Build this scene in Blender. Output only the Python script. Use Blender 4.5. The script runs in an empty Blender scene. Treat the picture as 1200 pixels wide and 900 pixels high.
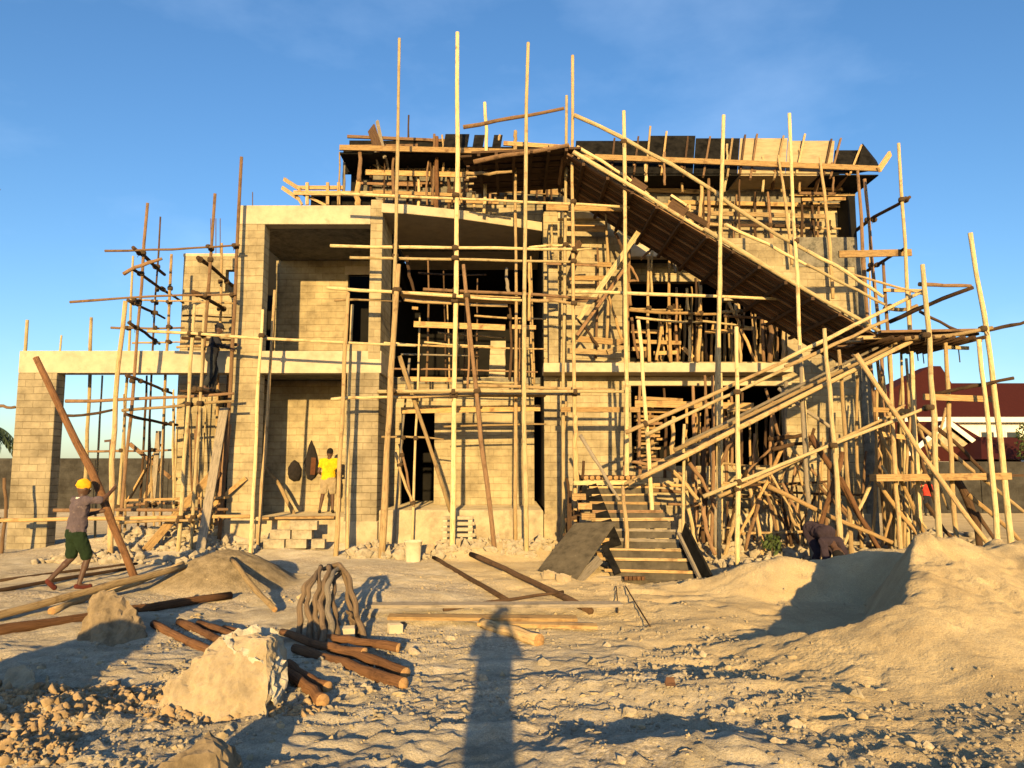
import bpy, bmesh, math, random
import numpy as np
from mathutils import Vector, Matrix, Quaternion

random.seed(7)
SC = bpy.context.scene
COL = SC.collection
R = math.radians

# ---------------------------------------------------------------- camera
CAM_Z = 1.9
PITCH = R(6.34)
FPX = 900.0            # focal length in pixels of the 1200 px wide photograph
cam_d = bpy.data.cameras.new("camera")
cam_d.lens = 27.0; cam_d.sensor_width = 36.0
cam_d.clip_start = 0.05; cam_d.clip_end = 3000
cam = bpy.data.objects.new("camera", cam_d); COL.objects.link(cam)
cam.location = (0, 0, CAM_Z)
cam.rotation_euler = (R(90) + PITCH, 0, 0)
SC.camera = cam

# ---------------------------------------------------------------- light
SUN_EL = R(9.9)
SUN_AZ = R(-0.6)
sd = Vector((math.sin(SUN_AZ)*math.cos(SUN_EL), math.cos(SUN_AZ)*math.cos(SUN_EL), -math.sin(SUN_EL)))
sl = bpy.data.lights.new("sun", 'SUN'); sl.energy = 5.0; sl.angle = R(0.5); sl.color = (1.0, 0.69, 0.285)
sun = bpy.data.objects.new("sun", sl); COL.objects.link(sun)
sun.rotation_euler = sd.to_track_quat('-Z', 'Y').to_euler()
sun.location = (0, -30, 20)

W = bpy.data.worlds.new("World"); SC.world = W; W.use_nodes = True
nt = W.node_tree; nt.nodes.clear()
wo = nt.nodes.new('ShaderNodeOutputWorld'); bg = nt.nodes.new('ShaderNodeBackground')
sky = nt.nodes.new('ShaderNodeTexSky'); sky.sky_type = 'NISHITA'; sky.sun_disc = False
sky.sun_elevation = SUN_EL; sky.sun_rotation = math.pi; sky.air_density = 1.0; sky.dust_density = 0.6; sky.ozone_density = 2.5
hs = nt.nodes.new('ShaderNodeHueSaturation'); hs.inputs['Saturation'].default_value = 1.10; hs.inputs['Value'].default_value = 0.82
tc = nt.nodes.new('ShaderNodeTexCoord'); mp = nt.nodes.new('ShaderNodeMapping'); mp.inputs['Scale'].default_value = (1.4, 1.4, 3.0)
nz = nt.nodes.new('ShaderNodeTexNoise'); nz.inputs['Scale'].default_value = 1.6; nz.inputs['Detail'].default_value = 7; nz.inputs['Roughness'].default_value = 0.55
rp = nt.nodes.new('ShaderNodeValToRGB'); rp.color_ramp.elements[0].position = 0.48; rp.color_ramp.elements[1].position = 0.85
rp.color_ramp.elements[1].color = (0.22, 0.22, 0.22, 1)
mx = nt.nodes.new('ShaderNodeMix'); mx.data_type = 'RGBA'
nt.links.new(tc.outputs['Generated'], mp.inputs[0]); nt.links.new(mp.outputs[0], nz.inputs['Vector'])
nt.links.new(nz.outputs['Fac'], rp.inputs[0]); tn = nt.nodes.new('ShaderNodeMix'); tn.data_type = 'RGBA'; tn.blend_type = 'MULTIPLY'; tn.inputs[0].default_value = 1; tn.inputs[7].default_value = (0.84, 0.90, 1.0, 1); nt.links.new(sky.outputs[0], tn.inputs[6]); nt.links.new(tn.outputs[2], hs.inputs['Color'])
nt.links.new(rp.outputs[0], mx.inputs[0]); nt.links.new(hs.outputs[0], mx.inputs[6]); mx.inputs[7].default_value = (4.2, 5.2, 6.6, 1)
nt.links.new(mx.outputs[2], bg.inputs['Color']); bg.inputs['Strength'].default_value = 0.15
nt.links.new(bg.outputs[0], wo.inputs[0])
SC.view_settings.view_transform = 'Standard'; SC.view_settings.look = 'None'
SC.view_settings.gamma = 1.0; SC.view_settings.use_curve_mapping = False
SC.view_settings.exposure = 0.92

# ---------------------------------------------------------------- pixel -> world helpers
cp, sp = math.cos(PITCH), math.sin(PITCH)
def P(px, py, Y):
    """world point at distance Y that the photograph shows at pixel (px, py)"""
    a = (px - 600) / FPX; u = (450 - py) / FPX
    t = Y / (cp - u*sp)
    return Vector((a*t, Y, CAM_Z + t*(sp + u*cp)))
def X(px, py, Y): return P(px, py, Y).x
def Z(py, Y): return P(600, py, Y).z

# ---------------------------------------------------------------- numpy noise
def _h(ix, iy, s):
    n = (ix*374761393 + iy*668265263 + s*1442695041) & 0xFFFFFFFF
    n = ((n ^ (n >> 13)) * 1274126177) & 0xFFFFFFFF
    n = n ^ (n >> 16)
    return (n & 0xFFFF) / 65535.0
def vnoise(x, y, s=0):
    x = np.asarray(x, float); y = np.asarray(y, float)
    ix = np.floor(x).astype(np.int64); iy = np.floor(y).astype(np.int64)
    fx = x-ix; fy = y-iy
    fx = fx*fx*fx*(fx*(fx*6-15)+10); fy = fy*fy*fy*(fy*(fy*6-15)+10)
    a = _h(ix, iy, s); b = _h(ix+1, iy, s); c = _h(ix, iy+1, s); d = _h(ix+1, iy+1, s)
    return (a+(b-a)*fx) + ((c+(d-c)*fx)-(a+(b-a)*fx))*fy - 0.5
def fbm(x, y, s=0, o=4, g=0.5):
    r = 0; a = 1
    for k in range(o):
        r = r + a*vnoise(x*(2**k)+17.3*k, y*(2**k)-9.1*k, s+k); a *= g
    return r
def sstep(a, b, x):
    t = np.clip((x-a)/(b-a), 0, 1); return t*t*(3-2*t)

# ---------------------------------------------------------------- materials
def mat(name, base, rough=0.9, var=0.25, scale=6.0, bump=0.3, bscale=40.0, dark=None, uv=False, objvar=0.0, detail=6, stretch=None, diffrough=0.5, spec=0.2, stain=None, metal=0.0):
    m = bpy.data.materials.new(name); m.use_nodes = True
    n = m.node_tree.nodes; l = m.node_tree.links
    b = n['Principled BSDF']
    b.inputs['Roughness'].default_value = rough; b.inputs['Specular IOR Level'].default_value = spec
    b.inputs['Metallic'].default_value = metal
    if 'Diffuse Roughness' in b.inputs: b.inputs['Diffuse Roughness'].default_value = diffrough
    t = n.new('ShaderNodeTexCoord'); mp = n.new('ShaderNodeMapping')
    l.new(t.outputs['UV' if uv else 'Object'], mp.inputs[0])
    if stretch: mp.inputs['Scale'].default_value = stretch
    n1 = n.new('ShaderNodeTexNoise'); n1.inputs['Scale'].default_value = scale; n1.inputs['Detail'].default_value = detail; n1.inputs['Roughness'].default_value = 0.65
    l.new(mp.outputs[0], n1.inputs['Vector'])
    cr = n.new('ShaderNodeValToRGB')
    d = dark or tuple(c*(1-var*1.5) for c in base)
    hi = tuple(min(1, c*(1+var)) for c in base)
    cr.color_ramp.elements[0].position = 0.3; cr.color_ramp.elements[0].color = (*d, 1)
    cr.color_ramp.elements[1].position = 0.7; cr.color_ramp.elements[1].color = (*hi, 1)
    e = cr.color_ramp.elements.new(0.5); e.color = (*base, 1)
    l.new(n1.outputs['Fac'], cr.inputs[0])
    out = cr.outputs[0]
    if stain:
        n3 = n.new('ShaderNodeTexNoise'); n3.inputs['Scale'].default_value = stain[1]; n3.inputs['Detail'].default_value = 8; n3.inputs['Roughness'].default_value = 0.7
        l.new(t.outputs['Object'], n3.inputs['Vector'])
        r3 = n.new('ShaderNodeValToRGB'); r3.color_ramp.elements[0].position = stain[2]; r3.color_ramp.elements[1].position = stain[2]+0.15
        l.new(n3.outputs['Fac'], r3.inputs[0])
        m3 = n.new('ShaderNodeMix'); m3.data_type = 'RGBA'
        l.new(r3.outputs[0], m3.inputs[0]); l.new(out, m3.inputs[6]); m3.inputs[7].default_value = (*stain[0], 1)
        out = m3.outputs[2]
    if objvar:
        oi = n.new('ShaderNodeObjectInfo'); mr = n.new('ShaderNodeMapRange')
        mr.inputs[3].default_value = 1-objvar; mr.inputs[4].default_value = 1+objvar
        l.new(oi.outputs['Random'], mr.inputs[0])
        h = n.new('ShaderNodeHueSaturation'); l.new(out, h.inputs['Color']); l.new(mr.outputs[0], h.inputs['Value'])
        out = h.outputs[0]
    l.new(out, b.inputs['Base Color'])
    if bump:
        n2 = n.new('ShaderNodeTexNoise'); n2.inputs['Scale'].default_value = bscale; n2.inputs['Detail'].default_value = 5
        l.new(mp.outputs[0], n2.inputs['Vector'])
        bp = n.new('ShaderNodeBump'); bp.inputs['Strength'].default_value = bump; bp.inputs['Distance'].default_value = 0.02
        l.new(n2.outputs['Fac'], bp.inputs['Height']); l.new(bp.outputs[0], b.inputs['Normal'])
    return m

def block_mat(name, c1, c2, mortar, bh=0.2, bw=0.46, bump=0.5):
    m = bpy.data.materials.new(name); m.use_nodes = True
    n = m.node_tree.nodes; l = m.node_tree.links; b = n['Principled BSDF']
    b.inputs['Roughness'].default_value = 0.95; b.inputs['Specular IOR Level'].default_value = 0.1
    b.inputs['Diffuse Roughness'].default_value = 0.7
    g = n.new('ShaderNodeNewGeometry'); s = n.new('ShaderNodeSeparateXYZ'); l.new(g.outputs['Position'], s.inputs[0])
    nw = n.new('ShaderNodeTexNoise'); nw.inputs['Scale'].default_value = 3.0; nw.inputs['Detail'].default_value = 3
    l.new(g.outputs['Position'], nw.inputs['Vector'])
    ad = n.new('ShaderNodeMath'); l.new(s.outputs[0], ad.inputs[0]); l.new(s.outputs[1], ad.inputs[1])
    wz = n.new('ShaderNodeMath'); wz.operation = 'MULTIPLY_ADD'; l.new(nw.outputs['Fac'], wz.inputs[0]); wz.inputs[1].default_value = 0.035; l.new(s.outputs[2], wz.inputs[2])
    c = n.new('ShaderNodeCombineXYZ'); l.new(ad.outputs[0], c.inputs[0]); l.new(wz.outputs[0], c.inputs[1])
    br = n.new('ShaderNodeTexBrick'); l.new(c.outputs[0], br.inputs['Vector'])
    br.inputs['Scale'].default_value = 1.0; br.inputs['Brick Width'].default_value = bw; br.inputs['Row Height'].default_value = bh
    br.inputs['Mortar Size'].default_value = 0.010; br.inputs['Mortar Smooth'].default_value = 0.6; br.inputs['Bias'].default_value = -0.1
    br.inputs['Color1'].default_value = (*c1, 1); br.inputs['Color2'].default_value = (*c2, 1); br.inputs['Mortar'].default_value = (*mortar, 1)
    n1 = n.new('ShaderNodeTexNoise'); n1.inputs['Scale'].default_value = 1.3; n1.inputs['Detail'].default_value = 9; n1.inputs['Roughness'].default_value = 0.7
    l.new(g.outputs['Position'], n1.inputs['Vector'])
    cr = n.new('ShaderNodeValToRGB'); cr.color_ramp.elements[0].position = 0.34; cr.color_ramp.elements[0].color = (0.52, 0.49, 0.46, 1)
    cr.color_ramp.elements[1].position = 0.62; cr.color_ramp.elements[1].color = (1.08, 1.06, 1.02, 1)
    l.new(n1.outputs['Fac'], cr.inputs[0])
    mu = n.new('ShaderNodeMix'); mu.data_type = 'RGBA'; mu.blend_type = 'MULTIPLY'; mu.inputs[0].default_value = 1
    rw = n.new('ShaderNodeTexBrick'); l.new(c.outputs[0], rw.inputs['Vector']); rw.inputs['Scale'].default_value = 1.0
    rw.inputs['Brick Width'].default_value = 300.0; rw.inputs['Row Height'].default_value = bh; rw.inputs['Mortar Size'].default_value = 0.014; rw.inputs['Mortar Smooth'].default_value = 0.7
    rw.inputs['Color1'].default_value = (1, 1, 1, 1); rw.inputs['Color2'].default_value = (1, 1, 1, 1); rw.inputs['Mortar'].default_value = (0.76, 0.73, 0.68, 1)
    nr = n.new('ShaderNodeTexNoise'); nr.inputs['Scale'].default_value = 0.8; nr.inputs['Detail'].default_value = 4; l.new(g.outputs['Position'], nr.inputs['Vector'])
    rr_ = n.new('ShaderNodeMapRange'); l.new(nr.outputs['Fac'], rr_.inputs[0]); rr_.inputs[1].default_value = .35; rr_.inputs[2].default_value = .6
    mr_ = n.new('ShaderNodeMix'); mr_.data_type = 'RGBA'; mr_.blend_type = 'MULTIPLY'; l.new(rr_.outputs[0], mr_.inputs[0]); l.new(br.outputs['Color'], mr_.inputs[6]); l.new(rw.outputs['Color'], mr_.inputs[7])
    l.new(mr_.outputs[2], mu.inputs[6]); l.new(cr.outputs[0], mu.inputs[7]); l.new(mu.outputs[2], b.inputs['Base Color'])
    n2 = n.new('ShaderNodeTexNoise'); n2.inputs['Scale'].default_value = 60; n2.inputs['Detail'].default_value = 4; l.new(g.outputs['Position'], n2.inputs['Vector'])
    m2 = n.new('ShaderNodeMath'); m2.operation = 'MULTIPLY_ADD'; l.new(br.outputs['Fac'], m2.inputs[0]); m2.inputs[1].default_value = -1.0
    m3 = n.new('ShaderNodeMath'); m3.operation = 'MULTIPLY'; l.new(n2.outputs['Fac'], m3.inputs[0]); m3.inputs[1].default_value = 0.5; l.new(m3.outputs[0], m2.inputs[2])
    bp = n.new('ShaderNodeBump'); bp.inputs['Strength'].default_value = bump; bp.inputs['Distance'].default_value = 0.015
    l.new(m2.outputs[0], bp.inputs['Height']); l.new(bp.outputs[0], b.inputs['Normal'])
    return m

M = {}
M['block'] = block_mat('block_wall', (0.44, 0.375, 0.245), (0.39, 0.33, 0.21), (0.33, 0.275, 0.175), 0.19, 0.42, 0.7)
M['block_grey'] = block_mat('block_wall_grey', (0.375, 0.32, 0.22), (0.31, 0.265, 0.18), (0.25, 0.21, 0.14), 0.17, 0.42, 0.8)
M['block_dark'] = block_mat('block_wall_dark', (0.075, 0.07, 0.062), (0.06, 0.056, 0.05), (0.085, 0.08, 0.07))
M['plaster'] = mat('cement_render', (0.42, 0.345, 0.225), var=0.25, scale=2.6, bump=0.5, bscale=24, stain=((0.26, 0.205, 0.13), 1.4, 0.52))
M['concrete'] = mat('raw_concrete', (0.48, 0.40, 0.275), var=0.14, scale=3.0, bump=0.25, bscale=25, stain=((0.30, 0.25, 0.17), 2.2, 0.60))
M['cblock'] = mat('cement_block', (0.36, 0.30, 0.205), var=0.3, scale=6, bump=0.6, bscale=40)
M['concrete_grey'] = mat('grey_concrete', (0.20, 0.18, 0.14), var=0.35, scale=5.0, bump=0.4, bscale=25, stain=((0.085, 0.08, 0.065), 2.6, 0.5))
M['interior_shade'] = mat('interior_shade_black', (0.009, 0.008, 0.007), var=0.3, scale=2, bump=0)  # near-black colour carries the shade of the rooms behind the openings
M['ply_black'] = mat('black_film_plywood', (0.013, 0.012, 0.011), rough=0.8, var=0.5, scale=5, bump=0.1, stain=((0.06, 0.05, 0.038), 5.5, 0.62), spec=0.05)
M['ply_tan'] = mat('tan_plywood', (0.36, 0.28, 0.165), var=0.18, scale=3, bump=0.1, stretch=(1, 1, 4), stain=((0.20, 0.16, 0.1), 4, 0.6))
M['ply_grey'] = mat('weathered_plywood', (0.085, 0.07, 0.048), var=0.35, scale=5, bump=0.2, stain=((0.2, 0.16, 0.1), 5, 0.64))
def wood(name, c, dk, objvar=0.28, bump=0.8):
    return mat(name, c, rough=0.85, var=0.25, scale=1.0, bump=bump, bscale=2.0, dark=dk, uv=True, objvar=objvar, stretch=(45, 3.5, 1), stain=(dk, 3.1, 0.545), spec=0.12)
M['pale'] = wood('peeled_pole', (0.53, 0.415, 0.225), (0.25, 0.165, 0.08))
M['tan'] = wood('tan_pole', (0.39, 0.275, 0.14), (0.16, 0.10, 0.05))
M['red'] = wood('red_timber', (0.24, 0.145, 0.08), (0.10, 0.058, 0.032))
M['orange'] = wood('sawn_timber', (0.43, 0.28, 0.125), (0.21, 0.12, 0.055))
M['dark'] = wood('dark_bark', (0.085, 0.050, 0.029), (0.035, 0.021, 0.013))
M['log'] = wood('red_brown_log', (0.15, 0.075, 0.036), (0.06, 0.03, 0.016))
M['grey'] = wood('grey_wood', (0.24, 0.20, 0.15), (0.12, 0.10, 0.075))
M['logend'] = mat('log_end', (0.36, 0.21, 0.09), var=0.3, scale=30, bump=0.2)
M['rope'] = mat('lashing_rope', (0.07, 0.045, 0.025), var=0.3, scale=40, bump=0.5)
M['bark'] = wood('brown_grey_bark', (0.165, 0.115, 0.072), (0.06, 0.04, 0.025))
M['rubble'] = mat('reddish_rubble', (0.38, 0.265, 0.145), var=0.35, scale=6, bump=0.6, objvar=0.1, diffrough=0.8)
M['clod'] = mat('sand_clod', (0.37, 0.29, 0.175), var=0.2, scale=9, bump=0.6, diffrough=1.0)
M['crust'] = mat('white_mortar_crust', (0.42, 0.37, 0.28), var=0.35, scale=6, bump=1.0, bscale=14, diffrough=0.8)
M['steel'] = mat('rebar_steel', (0.10, 0.06, 0.045), rough=0.7, var=0.3, scale=20)
M['rock'] = mat('pale_rock', (0.35, 0.275, 0.175), var=0.25, scale=3.5, bump=0.9, bscale=18, diffrough=0.8, stain=((0.25, 0.20, 0.13), 3, 0.56))
M['rock_dark'] = mat('brown_rock', (0.22, 0.165, 0.10), var=0.35, scale=5, bump=1.0, bscale=14, diffrough=0.8)
M['stone'] = mat('loose_stone', (0.36, 0.30, 0.21), var=0.3, scale=9, bump=0.4, objvar=0.2, diffrough=0.8)

# ---------------------------------------------------------------- mesh builder
class MB:
    def __init__(s): s.v = []; s.f = []; s.uv = []; s.mi = []
    def tube(s, pts, rad, seg=8, mi=0, endmi=None, flat=1.0):
        pts = [Vector(p) for p in pts]; n = len(pts)
        if not hasattr(rad, '__len__'): rad = [rad]*n
        t0 = (pts[1]-pts[0]).normalized()
        ref = Vector((0, 0, 1)) if abs(t0.z) < 0.9 else Vector((0, 1, 0))
        nx = t0.cross(ref).normalized(); base = len(s.v); L = 0; ls = []
        for i, p in enumerate(pts):
            t = (pts[min(i+1, n-1)]-pts[max(i-1, 0)]).normalized()
            nx = (nx - t*nx.dot(t)).normalized(); ny = t.cross(nx)
            if i: L += (p-pts[i-1]).length
            ls.append(L)
            for k in range(seg):
                a = 2*math.pi*k/seg
                s.v.append(p + (nx*math.cos(a) + ny*math.sin(a)*flat)*rad[i])
        o = random.random()*10
        for i in range(n-1):
            for k in range(seg):
                k2 = (k+1) % seg
                s.f.append((base+i*seg+k, base+i*seg+k2, base+(i+1)*seg+k2, base+(i+1)*seg+k))
                s.uv.append([(k/seg*0.5, ls[i]+o), ((k+1)/seg*0.5, ls[i]+o), ((k+1)/seg*0.5, ls[i+1]+o), (k/seg*0.5, ls[i+1]+o)]); s.mi.append(mi)
        e = mi if endmi is None else endmi
        s.f.append(tuple(base+k for k in reversed(range(seg)))); s.uv.append([(0.1*math.cos(k), o+0.02*math.sin(k)) for k in range(seg)]); s.mi.append(e)
        s.f.append(tuple(base+(n-1)*seg+k for k in range(seg))); s.uv.append([(0.1*math.cos(k), o+L+0.02*math.sin(k)) for k in range(seg)]); s.mi.append(e)
        return s
    def hexa(s, c, mi=0):
        """eight corners: bottom 0-3 round, top 4-7 round"""
        b = len(s.v); s.v += [Vector(p) for p in c]
        for f in ((3, 2, 1, 0), (4, 5, 6, 7), (0, 1, 5, 4), (1, 2, 6, 5), (2, 3, 7, 6), (3, 0, 4, 7)):
            s.f.append(tuple(b+i for i in f)); s.mi.append(mi)
            a, bb, cc, d = [Vector(c[i]) for i in f]
            u = (bb-a).length; v = (d-a).length
            o = random.random()*5
            s.uv.append([(0, o), (0, o+u), (v, o+u), (v, o)] if u > v else [(0, o), (u, o), (u, o+v), (0, o+v)])
        return s
    def box(s, x0, x1, y0, y1, z0, z1, mi=0):
        return s.hexa([(x0, y0, z0), (x1, y0, z0), (x1, y1, z0), (x0, y1, z0), (x0, y0, z1), (x1, y0, z1), (x1, y1, z1), (x0, y1, z1)], mi)
    def plank(s, p, q, w, t, side=None, mi=0):
        """board from p to q; w along 'side' direction, t across"""
        p = Vector(p); q = Vector(q); d = (q-p).normalized()
        sd_ = Vector(side) if side is not None else Vector((0, 0, 1))
        sd_ = sd_ - d*sd_.dot(d)
        if sd_.length < 1e-4: sd_ = Vector((0, 1, 0)) - d*d.y
        sd_.normalize(); o = d.cross(sd_)
        a = sd_*w/2; b = o*t/2
        return s.hexa([p-a-b, p+a-b, p+a+b, p-a+b, q-a-b, q+a-b, q+a+b, q-a+b], mi)
    def ball(s, c, r, seg=12, rings=8, mi=0, rot=None):
        c = Vector(c); r = Vector(r) if hasattr(r, '__len__') else Vector((r, r, r)); b = len(s.v)
        def tr(p):
            p = Vector((p[0]*r.x, p[1]*r.y, p[2]*r.z))
            return c + (rot @ p if rot else p)
        s.v.append(tr((0, 0, -1)))
        for i in range(1, rings):
            ph = -math.pi/2 + math.pi*i/rings
            for k in range(seg):
                a = 2*math.pi*k/seg
                s.v.append(tr((math.cos(ph)*math.cos(a), math.cos(ph)*math.sin(a), math.sin(ph))))
        s.v.append(tr((0, 0, 1))); top = len(s.v)-1
        def add(f): s.f.append(f); s.mi.append(mi); s.uv.append([(0, 0)]*len(f))
        for k in range(seg):
            k2 = (k+1) % seg
            add((b, b+1+k2, b+1+k))
            for i in range(rings-2): add((b+1+i*seg+k, b+1+i*seg+k2, b+1+(i+1)*seg+k2, b+1+(i+1)*seg+k))
            add((b+1+(rings-2)*seg+k, b+1+(rings-2)*seg+k2, top))
        return s
    def limb(s, p, q, r1, r2, seg=10):
        s.tube([p, q], [r1, r2], seg); s.ball(p, r1, seg, 6); s.ball(q, r2, seg, 6); return s
    def poly(s, pts, z0, z1, mi=0):
        n = len(pts); b = len(s.v)
        s.v += [Vector((p[0], p[1], z0)) for p in pts] + [Vector((p[0], p[1], z1)) for p in pts]
        s.f.append(tuple(b+i for i in reversed(range(n)))); s.f.append(tuple(b+n+i for i in range(n)))
        for i in range(n): j = (i+1) % n; s.f.append((b+i, b+j, b+n+j, b+n+i))
        for f in s.f[-(n+2):]: s.mi.append(mi); s.uv.append([(0, 0)]*len(f))
        return s
    def mesh(s, name, mats, origin, smooth):
        me = bpy.data.meshes.new(name)
        me.from_pydata([tuple(v-origin) for v in s.v], [], s.f)
        ul = me.uv_layers.new(name='uv'); i = 0; flat = []
        for u in s.uv:
            for c in u: flat += [c[0], c[1]]
        ul.data.foreach_set('uv', flat)
        for m in mats: me.materials.append(m)
        me.polygons.foreach_set('material_index', s.mi)
        me.polygons.foreach_set('use_smooth', [smooth]*len(me.polygons))
        me.validate(); me.update()
        return me
    def build(s, name, m, parent=None, smooth=False, origin=None, bevel=0):
        mats = m if isinstance(m, (list, tuple)) else [m]
        if origin is None:
            zs = min(v.z for v in s.v); n = len(s.v)
            origin = Vector((sum(v.x for v in s.v)/n, sum(v.y for v in s.v)/n, zs))
        me = s.mesh(name, mats, origin, smooth)
        o = bpy.data.objects.new(name, me); COL.objects.link(o)
        if parent is not None:
            o.parent = parent; o.location = origin - WLOC[parent.name]
        else: o.location = origin
        WLOC[o.name] = origin.copy()
        if bevel:
            bv = o.modifiers.new('bevel', 'BEVEL'); bv.width = bevel; bv.segments = 2; bv.limit_method = 'ANGLE'
        return o
WLOC = {}

def tag(o, label=None, cat=None, group=None, kind=None):
    if label: o['label'] = label
    if cat: o['category'] = cat
    if group: o['group'] = group
    if kind: o['kind'] = kind
    return o
def empty(name, loc, label, cat, group=None):
    o = bpy.data.objects.new(name, None); COL.objects.link(o); o.location = loc; o.empty_display_size = 0.2
    WLOC[o.name] = Vector(loc)
    return tag(o, label, cat, group)

def pole_pts(p, q, wob, n=7):
    p = Vector(p); q = Vector(q); d = (q-p).normalized()
    a = d.orthogonal().normalized(); b = d.cross(a)
    ox, oy = random.uniform(-1, 1), random.uniform(-1, 1)
    out = []
    for i in range(n):
        t = i/(n-1); e = math.sin(math.pi*t)
        out.append(p.lerp(q, t) + a*(wob*(ox*e*1.6 + random.uniform(-.5, .5)*min(1, 4*e))) + b*(wob*(oy*e*1.6 + random.uniform(-.5, .5)*min(1, 4*e))))
    return out
def pole(name, p, q, r, m, parent=None, wob=None, taper=(1.1, 0.85), seg=8, n=7, ends=None):
    """roundwood pole from p (butt) to q (tip)"""
    if parent is not None: r = r*0.80
    mb = MB(); pts = pole_pts(p, q, r*0.75 if wob is None else wob, n)
    rad = [r*(taper[0]+(taper[1]-taper[0])*i/(n-1))*random.uniform(0.9, 1.1) for i in range(n)]
    mb.tube(pts, rad, seg, 0, 1)
    return mb.build(name, [M[m], M[ends or ('logend' if m in ('log', 'red', 'tan', 'orange') else m)]], parent, smooth=True, origin=Vector(p))

class Frame:
    """a lashed timber structure: collects its members and ties them where they cross"""
    def __init__(s, name, loc, label, cat): s.root = empty(name, loc, label, cat); s.up = []; s.led = []
    def upright(s, x1, y1, x2, y2, Y, r, m='pale', ground=True, name='upright_pole', lab=None):
        Y1, Y2 = Y if isinstance(Y, tuple) else (Y, Y)
        top = P(x1, y1, Y1); bot = P(x2, y2, Y2)
        if ground:
            g = ground_z(bot.x, bot.y) - 0.12
            if bot.z > g - 0.4: bot = top + (bot-top)*((top.z-g)/(top.z-bot.z))
        o = pole(name, bot, top, r, m, s.root, n=9)
        s.up.append((bot, top, r, o))
        if lab: o['label'] = lab
        return o
    def rail(s, x1, y1, x2, y2, Y, r, m='pale', name='ledger', lash=True):
        Y1, Y2 = Y if isinstance(Y, tuple) else (Y, Y)
        p = P(x1, y1, Y1); q = P(x2, y2, Y2)
        o = pole(name, p, q, r, m, s.root)
        if lash: s.led.append((p, q, r))
        return o
    def board(s, x1, y1, x2, y2, Y, w, t=0.04, m='orange', name='plank', side=None):
        Y1, Y2 = Y if isinstance(Y, tuple) else (Y, Y)
        return MB().plank(P(x1, y1, Y1), P(x2, y2, Y2), w, t, side).build(name, M[m], s.root)
    def lash(s, cap=60, tol=0.28):
        k = 0
        for (a, b, r, o) in s.up:
            d1 = b-a
            for (p, q, r2) in s.led:
                d2 = q-p; w = a-p
                A = d1.dot(d1); B = d1.dot(d2); C = d2.dot(d2); D = d1.dot(w); E = d2.dot(w); den = A*C-B*B
                if den < 1e-6: continue
                sc_ = (B*E-C*D)/den; tc_ = (A*E-B*D)/den
                if not (0.02 < sc_ < 0.99 and 0.0 <= tc_ <= 1.0): continue
                x = a+d1*sc_; y = p+d2*tc_
                if (x-y).length > tol or k >= cap: continue
                k += 1
                u = d1.normalized(); mb = MB()
                ax = (d1.normalized()+d2.normalized()*0.5).normalized()
                mb.tube([x-u*0.05, x-u*0.02, x+u*0.02, x+u*0.05], [r+.008, r+.022, r+.022, r+.008], 8)
                m_ = (x+y)/2; v = d2.normalized()
                mb.tube([y-v*0.045, y-v*0.02, y+v*0.02, y+v*0.045], [r2+.006, r2+.018, r2+.018, r2+.006], 8)
                if random.random() < .4: mb.tube([m_-Vector((0, .08, 0)), m_+Vector((random.uniform(-.05, .05), -.1, -.14))], .007, 5)
                mb.build('lashing', M['rope'], o, smooth=True)
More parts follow.
